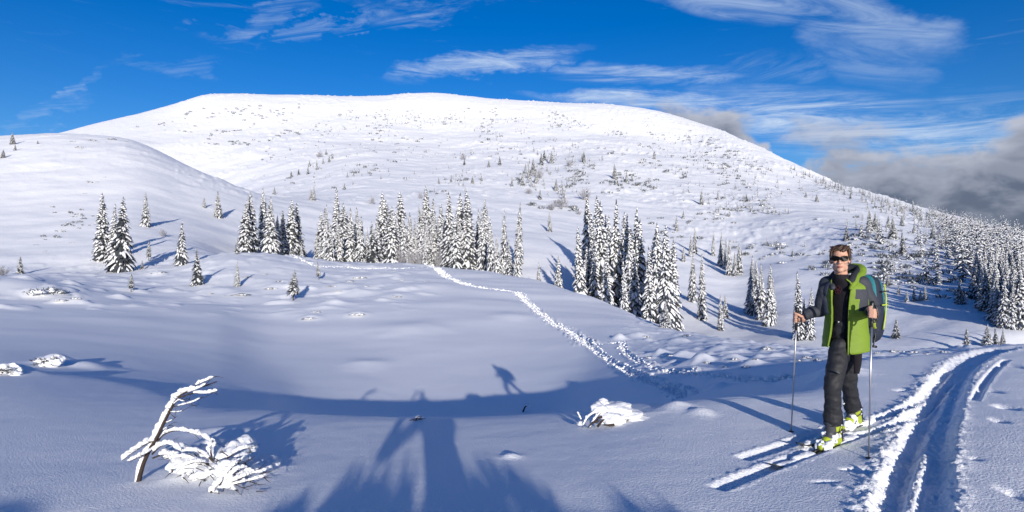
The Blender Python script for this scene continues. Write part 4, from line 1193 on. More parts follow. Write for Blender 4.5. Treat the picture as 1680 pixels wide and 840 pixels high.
# --- snow-capped dwarf pine by the lip of the near slope ---
G0 = hit(985, 698); YG = G0.y
def gp(px, py, dy=0.0): return at(px, py, YG + dy)
gb = root_at('snow_capped_dwarf_pine', G0, 'dwarf pine under two round snow caps at the lip of the near slope', 'bush')
for k, (px, py, dy, rx, ry, rz) in enumerate(((982, 673, .06, .095, .11, .085), (1003, 690, -.03, .15, .12, .09), (1010, 670, .25, .20, .2, .075), (1030, 680, .15, .18, .16, .05), (1050, 688, .1, .16, .14, .03), (953, 695, .0, .04, .05, .03), (990, 662, .3, .07, .08, .06))):
    cushion(gb, gp(px, py, dy), rx, ry, rz, 70 + k)
snowy_branch(gb, [gp(980, 675), gp(966, 684, -.06), gp(957, 698, -.07)], .010, .005, .022, 0, 1, seed=80)
snowy_branch(gb, [gp(985, 678, -.08), gp(976, 688, -.12), gp(968, 702, -.12)], .010, .005, .02, 0, 1, seed=81)
snowy_branch(gb, [gp(955, 690, .05), gp(951, 682, .05), gp(948, 676, .05)], .009, .007, .018, .1, 1, seed=82)
for pts in ([(982, 690), (972, 694), (964, 702)], [(988, 684), (982, 686), (978, 690)], [(1008, 697), (1000, 698), (990, 697)], [(980, 700), (988, 690), (992, 688)]):
    v, f = tube_data([gp(px, py, -.15) for px, py in pts], [.016, .012, .005], 5); child('twig', v, f, ['dry_bark'], gb)
# --- little cap and stray twigs ---
K0 = hit(862, 674); kb = root_at('snow_capped_stub', K0, 'small round snow cap on a dark stub at the edge of the shaded hollow', 'stump')
cushion(kb, at(864, 664, K0.y), .10, .10, .055, 90)
v, f = tube_data([at(858, 676, K0.y - .06), at(861, 668, K0.y - .05), at(866, 664, K0.y)], [.03, .026, .02], 6); child('stub', v, f, ['dry_bark'], kb)
T0 = hit(685, 690); tb = root_at('stray_twigs', T0, 'few thin dark twig ends poking out of the shaded snow', 'twigs')
for pts in ([(672, 690), (684, 686), (694, 687)], [(678, 690), (690, 688), (698, 686)], [(682, 689), (686, 684), (692, 683)]):
    v, f = tube_data([at(px, py, T0.y) for px, py in pts], [.007, .006, .003], 5); child('twig', v, f, ['dry_bark'], tb)
cushion(tb, at(688, 684, T0.y + .05), .05, .05, .018, 95)
# --- crusted shrubs on the left slope ---
def crusted(px, py, w, h, label, seed):
    p = hit(px, py); r = root_at('snow_crusted_shrub', p, label, 'bush')
    rng = random.Random(seed); s = p.y / F
    for k in range(9):
        cushion(r, p + Vector((rng.uniform(-.42, .42) * w * s, rng.uniform(-.2, .3) * w * s, rng.uniform(-.10, .42) * h * s)), rng.uniform(.16, .30) * w * s, rng.uniform(.14, .26) * w * s, rng.uniform(.2, .36) * h * s, seed + k)
    for k in range(16):
        q = p + Vector((rng.uniform(-.5, .45) * w * s, rng.uniform(-.40, -.22) * w * s, rng.uniform(.05, .5) * h * s))
        v, f = tube_data([q, q + Vector((rng.uniform(-.06, .06), -.05, rng.uniform(-.02, .07))) * w * s * .03 * 40, q + Vector((rng.uniform(-.1, .1), -.07, rng.uniform(-.03, .10))) * w * s * .03 * 40], [.012, .010, .003], 5)
        child('twig', v, f, ['dry_bark'], r)
    tufts(r, lambda a, b_, c_: Vector((a, b_, c_)), [tuple(p + Vector((rng.uniform(-.48, .45) * w * s, rng.uniform(-.42, -.26) * w * s, rng.uniform(.0, .62) * h * s))) for k in range(16)], seed, size=.10)
    return r
crusted(84, 601, 40, 30, 'snow-crusted shrub with a long drift tail behind it on the left slope', 110)
crusted(14, 613, 34, 22, 'low snow-crusted shrub beside the one with the drift tail', 130)
p = hit(3, 452, 20); b = link('bare_twig_bush', TWIG[1]); b.location = p; b.scale = (1.0, 1.0, 1.0); tag(b, 'bare thin-twigged bush at the top of the near snow hump', 'bush')

# ================================================================ the skier
SKIN = simple_mat('skin', (0.50, 0.285, 0.205), 0.5, 0.4, noise=9, var=0.12); M['skin'] = SKIN
M['hair'] = simple_mat('brown_hair', (0.040, 0.020, 0.011), 0.55, 0.4, noise=60, var=0.5)
M['lips'] = simple_mat('lips', (0.42, 0.16, 0.13), 0.45, 0.4)
M['green_cloth'] = simple_mat('lime_jacket_cloth', (0.145, 0.228, 0.020), 0.65, 0.3, noise=10, var=0.10, bump=0.35, bscale=22)
M['slate_cloth'] = simple_mat('slate_jacket_cloth', (0.038, 0.042, 0.056), 0.7, 0.3, noise=10, var=0.15, bump=0.35, bscale=22)
M['lining'] = simple_mat('dark_lining', (0.022, 0.025, 0.034), 0.8, 0.2, noise=12, var=0.2)
M['black_cloth'] = simple_mat('black_shirt', (0.010, 0.009, 0.013), 0.8, 0.2, noise=12, var=0.3, bump=0.3, bscale=25)
M['trouser_cloth'] = simple_mat('charcoal_trousers', (0.020, 0.021, 0.025), 0.65, 0.3, noise=14, var=0.25, bump=0.4, bscale=18)
M['glass_black'] = simple_mat('sunglass_lens', (0.004, 0.004, 0.005), 0.3, 0.05)
M['plastic_black'] = simple_mat('black_plastic', (0.012, 0.012, 0.013), 0.4, 0.5)
M['alu'] = simple_mat('aluminium', (0.42, 0.43, 0.46), 0.35, 0.5, metal=0.85)
M['lime_plastic'] = simple_mat('lime_boot_plastic', (0.36, 0.44, 0.035), 0.45, 0.4, noise=14, var=0.12)
M['grey_plastic'] = simple_mat('grey_boot_plastic', (0.055, 0.06, 0.068), 0.5, 0.4)
M['teal_cloth'] = simple_mat('teal_pack_cloth', (0.018, 0.165, 0.205), 0.7, 0.3, noise=14, var=0.2, bump=0.3, bscale=25)
M['pack_dark'] = simple_mat('dark_pack_cloth', (0.016, 0.022, 0.04), 0.75, 0.3, noise=14, var=0.2, bump=0.3, bscale=25)
M['pink_print'] = simple_mat('pink_print', (0.075, 0.018, 0.03), 0.7, 0.2)
M['white_print'] = simple_mat('white_print', (0.7, 0.7, 0.7), 0.6, 0.3)
M['ski_top'] = simple_mat('ski_topsheet', (0.03, 0.035, 0.03), 0.35, 0.5, noise=12, var=0.4)

def remeshed(name, prims, voxel, mat, parent, iters=4, wrinkle=None, kind=None):
    """one continuous surface grown over capsules ('c', p, q, r0, r1) and ellipsoids ('e', c, radii, rotation)"""
    bm = bmesh.new()
    for pr in prims:
        if pr[0] == 'c':
            _, p, q, r0, r1 = pr; p, q = Vector(p), Vector(q)
            L = (q - p).length; d = (q - p).normalized()
            rot = d.to_track_quat('Z', 'Y').to_matrix().to_4x4()
            rings = []; ns = 14
            prof = [(-r0 * math.cos(a), r0 * math.sin(a)) for a in (0.02, .4, .8, 1.2)] + [(0, r0)] + [(L * .5, (r0 + r1) / 2)] + [(L, r1)] + [(L + r1 * math.sin(a), r1 * math.cos(a)) for a in (.4, .8, 1.2, 1.55)]
            for zz, rr0 in prof:
                rings.append([bm.verts.new(p + (rot @ Vector((rr0 * math.cos(6.28318 * k / ns), rr0 * math.sin(6.28318 * k / ns), zz)))) for k in range(ns)])
            for a, b in zip(rings[:-1], rings[1:]):
                for k in range(ns): bm.faces.new((a[k], a[(k + 1) % ns], b[(k + 1) % ns], b[k]))
            bm.faces.new(rings[0][::-1]); bm.faces.new(rings[-1])
        else:
            _, c, rad, rot = pr
            m = Matrix.Translation(Vector(c)) @ rot.to_4x4() @ Matrix.Diagonal((*rad, 1))
            bmesh.ops.create_icosphere(bm, subdivisions=3, radius=1.0, matrix=m)
    tmp_me = bpy.data.meshes.new('tmp'); bm.to_mesh(tmp_me); bm.free()
    tmp = bpy.data.objects.new('tmp', tmp_me); COL.objects.link(tmp)
    md = tmp.modifiers.new('r', 'REMESH'); md.mode = 'VOXEL'; md.voxel_size = voxel; md.use_smooth_shade = True
    if iters:
        sm = tmp.modifiers.new('s', 'SMOOTH'); sm.factor = 0.5; sm.iterations = iters
    bpy.context.view_layer.update()
    dg = bpy.context.evaluated_depsgraph_get()
    me = bpy.data.meshes.new_from_object(tmp.evaluated_get(dg))
    bpy.data.objects.remove(tmp); bpy.data.meshes.remove(tmp_me)
    me.name = name
    if wrinkle:
        for v in me.vertices:
            v.co = v.co + v.normal * wrinkle(v.co)
    off = Vector((0, 0, 0)); P = parent
    while P is not None: off += P.location; P = P.parent
    me.transform(Matrix.Translation(-off))
    me.materials.clear(); me.materials.append(M[mat])
    me.polygons.foreach_set('use_smooth', np.full(len(me.polygons), True))
    o = link(name, me, parent)
    if kind: o['kind'] = kind
    return o

def ring_loft(name, rings, mats, parent, closed=True, solid=0.0, fmat=None, subdiv=1, wrinkle=None):
    """rings: list of lists of points (same count)"""
    n = len(rings[0]); v = [p for r in rings for p in r]; f = []; fm = []
    for i in range(len(rings) - 1):
        for k in range(n if closed else n - 1):
            f.append((i * n + k, i * n + (k + 1) % n, (i + 1) * n + (k + 1) % n, (i + 1) * n + k))
            fm.append(fmat(i, k) if fmat else 0)
    off = Vector((0, 0, 0)); P = parent
    while P is not None: off += P.location; P = P.parent
    me = make_mesh(name, [tuple(Vector(p)) for p in v], f, mats, True, fm)
    if solid or subdiv or wrinkle:
        tmp = bpy.data.objects.new('tmp', me); COL.objects.link(tmp)
        if subdiv:
            m = tmp.modifiers.new('u', 'SUBSURF'); m.levels = subdiv; m.render_levels = subdiv
        if solid:
            m = tmp.modifiers.new('k', 'SOLIDIFY'); m.thickness = solid; m.offset = -1.0; m.material_offset = len(mats) - 1; m.material_offset_rim = 0
        bpy.context.view_layer.update()
        me2 = bpy.data.meshes.new_from_object(tmp.evaluated_get(bpy.context.evaluated_depsgraph_get()))
        bpy.data.objects.remove(tmp); me = me2; me.name = name
        if wrinkle:
            for q in me.vertices: q.co = q.co + q.normal * wrinkle(q.co)
    me.transform(Matrix.Translation(-off))
    me.polygons.foreach_set('use_smooth', np.full(len(me.polygons), True))
    return link(name, me, parent)

def folds(amp, sx, sy, sz, seed=0.0):
    def w(co):
        a = mnoise.noise(Vector((co.x * sx + seed, co.y * sy, co.z * sz)))
        b = mnoise.noise(Vector((co.x * sx * 2.1 - seed, co.y * sy * 2.1, co.z * sz * 2.1)))
        return amp * (a * 0.7 + b * 0.4)
    return w

FN = Vector((-0.74, -0.67, 0)).normalized()      # chest direction
LT = Vector((0.67, -0.74, 0)).normalized()       # his left
UP = Vector((0, 0, 1))
TC = Vector((-0.49, -0.87, 0)).normalized()      # the way he looks
TL = Vector((0.87, -0.49, 0))                    # his left along the face
SK = Vector((-0.81, -0.58, 0)).normalized()      # along the skis
SKL = Vector((0.58, -0.81, 0))

FL = hit(1362, 736)                               # left foot, near ski
FR = hit(1397, 703)                               # right foot, far ski
SK = (hit(1178, 801) - hit(1408, 717)); SK.z = 0; SK.normalize(); SKL = Vector((-SK.y, SK.x, 0))
if SKL.y > 0: SKL = -SKL
mid = (FL + FR) / 2
man = root_at('person', Vector((mid.x, mid.y, mid.z)), 'skier in open lime and slate jacket, sunglasses and dark trousers, standing on skis', 'person')

# joints
hipL, hipR = at(1379, 566, 5.58), at(1394, 564, 5.73)
kneL, kneR = at(1366, 630, 5.42), at(1392, 628, 5.84)
ankL = Vector((FL.x, FL.y, FL.z)) + UP * 0.13 - SK * 0.05; ankR = Vector((FR.x, FR.y, FR.z)) + UP * 0.13 - SK * 0.05
pel = at(1387, 548, 5.66); chest = at(1389, 490, 5.64); neckb = at(1381, 461, 5.63); headc = at(1378.5, 426, 5.56)
shL, shR = at(1414, 468, 5.58), at(1357, 468, 5.74)
elL, elR = at(1431, 508, 5.58), at(1347, 508, 5.80)
haL, haR = at(1430.5, 514, 5.25), at(1307, 522, 5.86)
wrL = haL + (elL - haL).normalized() * 0.075; wrR = haR + (elR - haR).normalized() * 0.075

# poles (the hands close on them)
gndR = hit(1298, 709); gndL = hit(1425, 752)
def pole(grip_px, gp_top, hand, ground_p, label):
    root = root_at('ski_pole', ground_p, label, 'ski pole', 'ski poles')
    d = (hand - ground_p).normalized()
    top = hand + d * 0.085
    lo = ground_p - d * 0.05
    L = (hand - lo).length
    v, f = tube_data([lo, lo + d * L * .5, lo + d * L * .502, hand], [.0062, .0065, .0080, .0085], 10); child('shaft', v, f, ['alu'], root)
    v, f = tube_data([hand - d * .12, hand - d * .115, hand - d * .06, hand, hand + d * .06, top, top + d * .02], [.008, .0135, .013, .0145, .015, .019, .012], 12); child('grip', v, f, ['plastic_black'], root)
    v, f = tube_data([lo + d * .035, lo + d * .04, lo + d * .055, lo + d * .06], [.006, .028, .026, .008], 14); child('basket', v, f, ['plastic_black'], root)
    s = d.cross(TC).normalized()
    pts = [top - d * .01, top + s * .03 - d * .03 + TC * .01, hand + s * .045 - d * .04, hand + s * .02 - d * .075, hand - d * .05 + TC * .02]
    v, f = tube_data(sp3(pts, 5), .004, 6, flat=2.0); child('strap', v, f, ['plastic_black'], root)
    return d
dR = pole(None, None, haR, gndR, 'ski pole in the skier\'s outstretched hand, planted beyond the skis')
dL = pole(None, None, haL, gndL, 'ski pole held close to the skier\'s backpack side, planted before the skis')

def fist(h, axis, wrist, flip):
    """palm, four fingers closing round the pole, thumb on the other side"""
    pr = []
    w = (wrist - h); w = (w - axis * w.dot(axis)).normalized()
    s = axis.cross(w).normalized() * flip
    def pt(ang, rad, zz): return h + (w * math.cos(ang) + s * math.sin(ang)) * rad + axis * zz
    rot = Matrix((w, s, axis)).transposed()
    pr.append(('e', h + w * .047 + s * .012, (.042, .022, .043), rot))
    pr.append(('c', h + w * .06, wrist, .026, .027))
    for i, (zz, lf) in enumerate(((.033, .95), (.011, 1.05), (-.011, 1.0), (-.032, .85))):
        k0 = pt(.35, .046, zz); k1 = pt(1.35, .031 * lf + .003, zz - .002); k2 = pt(2.55, .0275, zz - .003); k3 = pt(3.9, .026, zz - .002); k4 = pt(4.6, .027, zz)
        for a, b, r0, r1 in ((k0, k1, .0115, .0105), (k1, k2, .0105, .0098), (k2, k3, .0098, .009), (k3, k4, .009, .008)): pr.append(('c', a, b, r0, r1))
    t0 = pt(-.5, .045, .022); t1 = pt(-1.3, .033, .040); t2 = pt(-2.3, .028, .050); t3 = pt(-3.0, .027, .054)
    for a, b, r0, r1 in ((t0, t1, .0135, .0125), (t1, t2, .0125, .011), (t2, t3, .011, .0095)): pr.append(('c', a, b, r0, r1))
    return pr

E = Matrix.Identity(3)
FR3 = Matrix((TL, -TC, UP)).transposed()          # face frame: x his left, y back, z up
def hf(x, y, z): return headc + TL * x - TC * y + UP * z    # x left, y back (neg = face), z up
head = [('e', hf(0, .012, .028), (.073, .093, .100), FR3), ('e', hf(0, -.018, -.035), (.060, .070, .075), FR3), ('e', hf(0, -.045, -.088), (.034, .034, .030), FR3),
        ('e', hf(.035, -.010, -.070), (.028, .045, .035), FR3), ('e', hf(-.035, -.010, -.070), (.028, .045, .035), FR3),
        ('c', hf(0, -.084, .012), hf(0, -.104, -.028), .009, .0135), ('e', hf(.012, -.092, -.030), (.009, .011, .008), FR3), ('e', hf(-.012, -.092, -.030), (.009, .011, .008), FR3),
        ('e', hf(0, -.075, .030), (.050, .016, .012), FR3), ('e', hf(.036, -.062, -.022), (.022, .022, .018), FR3), ('e', hf(-.036, -.062, -.022), (.022, .022, .018), FR3),
        ('e', hf(0, -.082, -.056), (.022, .010, .0065), FR3), ('e', hf(0, -.080, -.067), (.019, .010, .0065), FR3),
        ('e', hf(.074, .012, -.008), (.008, .018, .030), FR3), ('e', hf(-.074, .012, -.008), (.008, .018, .030), FR3),
        ('c', hf(0, .015, -.06), neckb - UP * .02, .054, .058)]
body = head + [('e', chest, (.130, .070, .16), Matrix((LT, -FN, UP)).transposed()), ('e', pel, (.105, .07, .10), Matrix((LT, -FN, UP)).transposed()), ('c', chest, pel, .085, .085),
        ('c', neckb - UP * .03, chest, .05, .08), ('c', chest + UP * .07, shL - UP * .02, .05, .045), ('c', chest + UP * .07, shR - UP * .02, .05, .045),
        ('c', shL, elL, .046, .036), ('c', elL, wrL, .037, .026), ('c', shR, elR, .046, .036), ('c', elR, wrR, .037, .026),
        ('c', hipL - UP * .06, kneL, .060, .050), ('c', kneL, ankL, .052, .038), ('c', hipR - UP * .06, kneR, .060, .050), ('c', kneR, ankR, .052, .038),
        ('c', ankL, FL + SK * .10 + UP * .05, .035, .028), ('c', ankR, FR + SK * .10 + UP * .05, .035, .028)]
body += fist(haR, dR, wrR, 1) + fist(haL, dL, wrL, -1)
remeshed('body', body, 0.0048, 'skin', man, iters=3)
v, f = tube_data([hf(-.021, -.0885, -.0605), hf(-.008, -.0935, -.0585), hf(0, -.0945, -.0600), hf(.008, -.0935, -.0585), hf(.021, -.0885, -.0605)], [.002, .0045, .0048, .0045, .002], 7); child('lips', v, f, ['lips'], man)
v, f = tube_data([hf(-.017, -.0875, -.0665), hf(0, -.0925, -.0685), hf(.017, -.0875, -.0665)], [.002, .0048, .002], 7); child('lips', v, f, ['lips'], man)

# hair: cap, side burns, swept fringe and tufts
hair = [('e', hf(0, .030, .052), (.080, .090, .090), FR3), ('e', hf(0, .062, .0), (.070, .052, .075), FR3)]
rh = random.Random(9)
for k in range(44):      # fringe swept to his right
    x = .058 - .003 * k + rh.uniform(-.004, .004)
    y0 = rh.uniform(-.050, -.028)
    hair.append(('c', hf(x + .012, y0, .122 - .2 * abs(x - .01) + rh.uniform(-.006, .010)), hf(x - .020 + rh.uniform(-.008, .006), -.074 + rh.uniform(-.008, .006), .090 + rh.uniform(-.012, .010) - .45 * max(0, -x - .01) - .25 * max(0, x)), .0085, .003))
for s in (-1, 1):
    hair += [('c', hf(s * .074, .0, .06), hf(s * .077, -.012, -.002), .014, .007), ('c', hf(s * .072, -.030, .085), hf(s * .073, -.034, .030), .016, .008), ('c', hf(s * .075, .03, .04), hf(s * .075, .045, -.03), .016, .012)]
for k in range(60):
    a = rh.uniform(-1.2, 4.3); q = rh.uniform(.02, .07)
    p0 = hf(q * math.cos(a), .03 + q * math.sin(a), .125 - q * .3); hair.append(('c', p0, p0 + TL * rh.uniform(-.03, .025) - TC * rh.uniform(-.02, .03) + UP * rh.uniform(.002, .022), .008, .003))
hair.append(('c', hf(.065, .03, .10), hf(.100, .02, .085), .014, .004)); hair.append(('c', hf(.06, .05, .09), hf(.098, .04, .055), .014, .004))
remeshed('hair', hair, 0.004, 'hair', man, iters=1)

# sunglasses
def lens(s):
    cx = s * .034; pts = []
    for k in range(20):
        a = 6.28318 * k / 20
        x = .031 * math.copysign(abs(math.cos(a)) ** .55, math.cos(a)); z = .0225 * math.copysign(abs(math.sin(a)) ** .6, math.sin(a)) * (1.0 - .12 * (x / .03 if s < 0 else -x / .03))
        pts.append((cx + x, z))
    front = [hf(x, -.112 + 4.5 * x * x, .012 + z) for x, z in pts]; back = [hf(x, -.104 + 4.5 * x * x, .012 + z) for x, z in pts]
    n = 20; fs = [tuple(range(n)), tuple(range(2 * n - 1, n - 1, -1))] + [(i, n + i, n + (i + 1) % n, (i + 1) % n) for i in range(n)]
    return front + back, fs
sg = link('sunglasses', make_mesh('bridge', *[([tuple(q - man.location) for q in vv], ff) for vv, ff in (tube_data(sp3([hf(-.010, -.109, .020), hf(0, -.112, .023), hf(.010, -.109, .020)], 4), .004, 6),)][0], ['plastic_black']), man)
tag(sg, kind=None)
for s in (-1, 1):
    v, f = lens(s); child('lens', v, f, ['glass_black'], sg, smooth=False)
    v, f = tube_data([hf(s * .062, -.094, .022), hf(s * .076, -.05, .022), hf(s * .081, .012, .016)], [.006, .005, .004], 6, flat=1.4); child('temple', v, f, ['plastic_black'], sg)

# black shirt
def ring(c, a, b, n=24, tilt=0.0, lt=LT, fn=FN):
    return [c + lt * (a * math.sin(6.28318 * k / n)) + fn * (b * math.cos(6.28318 * k / n)) + UP * (tilt * math.cos(6.28318 * k / n)) for k in range(n)]
def tc(py, dpx=0.0, dy=0.0): return at(1388 + dpx, py, 5.65 + dy)
ring_loft('shirt', [ring(tc(450, -9, -.05), .062, .076), ring(tc(455, -8, -.045), .068, .080, tilt=-.008), ring(tc(461, -5, -.02), .115, .092, tilt=-.012), ring(tc(475, -1), .155, .108), ring(tc(495), .158, .112), ring(tc(520, -1), .145, .108), ring(tc(545, -2), .145, .11), ring(tc(556, -2), .145, .11)],
          ['black_cloth'], man, subdiv=1, wrinkle=folds(.006, 9, 9, 26, 2))
# faint print on the chest
em = None
for k, (ang, r) in enumerate(((0.3, .022), (1.57, .022), (2.84, .022), (4.2, .020), (5.2, .020))):
    c0 = tc(474, -3) + FN * .118 + LT * (.020 * math.cos(ang) - .012) + UP * (.020 * math.sin(ang) - .005)
    pts = [c0 + LT * (.012 * math.cos(t)) + UP * (.017 * math.sin(t)) - FN * (.10 * (.020 * math.cos(ang)) ** 2) for t in [6.28318 * i / 14 for i in range(15)]]
    v, f = tube_data(pts, .0016, 5)
    child('shirt_print', v, f, ['pink_print'], man)

# jacket: open front, flared hem
def jring(py, a, b, gap_r, gap_l, dpx=0.0, dy=0.0, n=26, dipL=0.0, dipR=0.0, flareL=0.0, flareR=0.0):
    c = tc(py, dpx, dy); o = []
    for k in range(n):
        t = k / (n - 1)
        ph = -gap_r - (2 * math.pi - gap_r - gap_l) * t       # from his right edge round the back to his left edge
        e_r = max(0, 1 - t * 5); e_l = max(0, 1 - (1 - t) * 5)
        p = c + LT * (a * math.sin(ph)) + FN * (b * math.cos(ph))
        p += UP * (-dipR * e_r - dipL * e_l) + FN * (flareR * e_r ** 2 + flareL * e_l ** 2)
        o.append(p)
    return o
JR = [jring(451, .074, .080, .75, .70, -5, .00, flareL=.03, flareR=.01), jring(457, .105, .092, .62, .62, -4, flareL=.035, flareR=.02), jring(463, .160, .105, .55, .58, -1, flareL=.03, flareR=.02), jring(472, .186, .122, .45, .50, 0, flareL=.02, flareR=.02),
      jring(488, .190, .130, .40, .45, 0, flareL=.02, flareR=.02), jring(508, .183, .132, .40, .42, 0, flareL=.02, flareR=.02), jring(528, .186, .134, .40, .42, 0, flareL=.025, flareR=.02), jring(548, .196, .140, .42, .40, 0, flareL=.03, flareR=.03),
      jring(562, .205, .146, .44, .40, 0, flareL=.035, flareR=.04), jring(572, .209, .150, .46, .40, 0, dipL=.03, dipR=-.02, flareL=.04, flareR=.04)]
def jm(i, k):
    if i <= 2: return 1 if (3 < k < 21) else 0
    if i == 3 and (16 < k < 24 or 2 < k < 12): return 1
    if i == 4 and 19 < k < 23: return 1
    return 0
jk = ring_loft('jacket', JR, ['green_cloth', 'slate_cloth', 'lining'], man, closed=False, solid=0.012, fmat=jm, subdiv=2, wrinkle=folds(.012, 7, 7, 9, 5))
# zip edges
for col, name in ((0, 'zip_edge'), (-1, 'zip_edge')):
    pts = [JR[i][col] + FN * .006 for i in range(1, 10)]
    v, f = tube_data(sp3(pts, 4), .0075, 6); child(name, v, f, ['green_cloth'], jk)
v, f = tube_data(sp3([tc(525, 26, -.15), tc(545, 30, -.155), tc(560, 33, -.155)], 4), .005, 6, flat=.5); child('pocket_zip', v, f, ['lining'], jk)
# sleeves
def sleeve(sh, el, wr, seed):
    path = sp3([sh + (sh - el) * .10 + (chest + UP * .08 - sh) * .25, sh, sh + (el - sh) * .5, el, el + (wr - el) * .5, wr], 7)
    m = len(path); rad = [float(np.interp(i / (m - 1), [0, .12, .35, .6, .85, 1.0], [.076, .078, .070, .066, .056, .047])) for i in range(m)]
    P = []
    for p, r in zip(path, rad): P.append((p, r))
    v, f = tube_data(path, rad, 18)
    off = man.location
    me = make_mesh('sleeve', [tuple(q - off) for q in v], f, ['slate_cloth'])
    w = folds(.016, 8, 8, 12, seed)
    me.update()
    nn = [vv.normal.copy() for vv in me.vertices]
    for vv, nv in zip(me.vertices, nn): vv.co = vv.co + nv * w(vv.co + off)
    o = link('sleeve', me, jk)
    c, d = wr, (el - wr).normalized()
    v, f = tube_data([c - d * .008, c + d * .004, c + d * .03, c + d * .04], [.043, .049, .050, .046], 16); child('cuff', v, f, ['lining'], jk)
    return o
sleeve(shL, elL, wrL, 11); sleeve(shR, elR, wrR, 17)
# hood lying on the shoulders
hp = [tc(473, 8, -.17), tc(462, 15, -.12), tc(451, 23, -.03), tc(443, 24, .06), tc(440, 12, .12), tc(444, -4, .15), tc(452, -20, .12), tc(462, -25, .05), tc(472, -22, -.05)]
hpr = [.020, .030, .044, .050, .048, .044, .036, .030, .022]
hoodp = sp3(hp, 4); hr = np.interp(np.linspace(0, 1, len(hoodp)), np.linspace(0, 1, len(hpr)), hpr)
pr = [('c', hoodp[i], hoodp[i + 1], float(hr[i]), float(hr[i + 1])) for i in range(len(hoodp) - 1)]
remeshed('hood', pr[:22], 0.007, 'green_cloth', jk, 4, folds(.010, 12, 12, 12, 3))
remeshed('hood_back', pr[20:], 0.007, 'slate_cloth', jk, 4, folds(.010, 12, 12, 12, 3))
inn = [p + (tc(447, -4, -.01) - p).normalized() * (.030) + UP * .012 for p in hoodp[2:30]]
pr = [('c', inn[i], inn[i + 1], .033, .033) for i in range(len(inn) - 1)]
remeshed('hood_lining', pr, 0.007, 'lining', jk, 3)

# trousers
upL = (kneL - ankL).normalized(); upR = (kneR - ankR).normalized()
tp = [('e', pel - UP * .02, (.150, .120, .13), Matrix((LT, -FN, UP)).transposed()), ('c', pel + UP * .09, pel - UP * .05, .128, .128),
      ('c', hipL - UP * .02, kneL, .092, .074), ('c', kneL, ankL + upL * .19, .073, .069), ('c', ankL + upL * .22, ankL + upL * .15, .079, .083),
      ('c', hipR - UP * .02, kneR, .090, .072), ('c', kneR, ankR + upR * .19, .070, .068), ('c', ankR + upR * .22, ankR + upR * .15, .077, .081)]
tr = remeshed('trousers', tp, 0.008, 'trouser_cloth', man, 6, folds(.016, 8, 8, 15, 8))
v, f = tube_data([pel + FN * .120 + UP * .12 - LT * .015, pel + FN * .136 + UP * .12 - LT * .015], [.010, .009], 10); child('button', v, f, ['alu'], tr)
kk = kneL + (hipL - kneL) * .30 + TC * .092 - TL * .02
for (px, py) in ((1382.5, 661), (1385.5, 661)):
    c = at(px, py, 5.37); v, f = tube_data([c, c + UP * -.012 + TL * (.006 if px < 1384 else -.006), c + UP * -.014], [.004, .005, .002], 6); child('print', v, f, ['white_print'], tr)
c = at(1369, 608, 5.37); v, f = tube_data([c, c + TL * .02 - UP * .010, c + TL * .045 - UP * .020], [.006, .008, .006], 6); child('thigh_patch', v, f, ['grey_plastic'], tr)
# dark flap hanging below the jacket
fp = [at(1406, 572, 5.62), at(1408, 590, 5.61), at(1406, 605, 5.60), at(1405.5, 613, 5.60)]
rings = []
for p, w in zip(fp, (.040, .036, .030, .022)):
    rings.append([p + TL * w + TC * .008, p + TC * .014, p - TL * w + TC * .008, p - TL * w - TC * .008, p - TC * .010, p + TL * w - TC * .008])
ring_loft('hanging_flap', rings, ['black_cloth'], man, subdiv=1)

# boots
def boot(Ft, ank, shin_top, nm, seed):
    up = (shin_top - ank).normalized()
    s = Ft + UP * .045
    sole = [('c', s - SK * .12 + UP * .015, s + SK * .13, .046, .043), ('c', s - SK * .10 + UP * .05, s + SK * .06 + UP * .03, .050, .048), ('c', s + SK * .05 + UP * .02, s + SK * .155 + UP * .0, .046, .036),
            ('c', s - SK * .06 + UP * .06, ank + up * .04, .056, .058)]
    b = remeshed('boot', sole, 0.007, 'lime_plastic', man, 3)
    cuff = [('c', ank - up * .01 - SK * .012, ank + up * .15, .062, .070)]
    remeshed('cuff', cuff, 0.008, 'lime_plastic', b, 2)
    tong = [('c', ank + SK * .035 - up * .02, ank + SK * .030 + up * .15, .048, .052), ('c', s + SK * .05 + UP * .045, ank + SK * .03 + up * .0, .040, .046)]
    remeshed('tongue', tong, 0.008, 'grey_plastic', b, 2)
    for q, r in ((ank + up * .035, .068), (ank + up * .105, .075), (s + SK * .045 + UP * .035, .054)):
        ax = up if r > .06 else (SK * .8 + UP * .5).normalized()
        a = ax.cross(SKL).normalized(); bb = SKL
        pts = [q + a * (r * math.cos(t)) + bb * (r * math.sin(t)) for t in [6.28318 * i / 24 for i in range(25)]]
        v, f = tube_data(pts, .006, 6); child('buckle_strap', v, f, ['plastic_black'], b)
        v, f = tube_data([q + bb * (r + .006) - a * .02, q + bb * (r + .010) + a * .02], [.009, .007], 6); child('buckle', v, f, ['alu'], b)
    rs = random.Random(seed); sp = []
    for k in range(60):
        t = rs.uniform(-.5, 1.05)
        c = s + SK * (.03 + .135 * t) + SKL * rs.uniform(-.05, .055) + UP * (rs.uniform(-.03, .055) * (1 - .35 * t) + (.03 if t < .2 else 0))
        sp.append(('e', c, (rs.uniform(.014, .034), rs.uniform(.014, .034), rs.uniform(.012, .024)), Euler((rs.uniform(0, 3), rs.uniform(0, 3), 0)).to_matrix()))
    remeshed('snow_crust', sp, 0.006, 'snow', b, 2, folds(.006, 30, 30, 30), kind='stuff')
    return b
boot(FL, ankL, kneL, 'l', 3); boot(FR, ankR, kneR, 'r', 4)

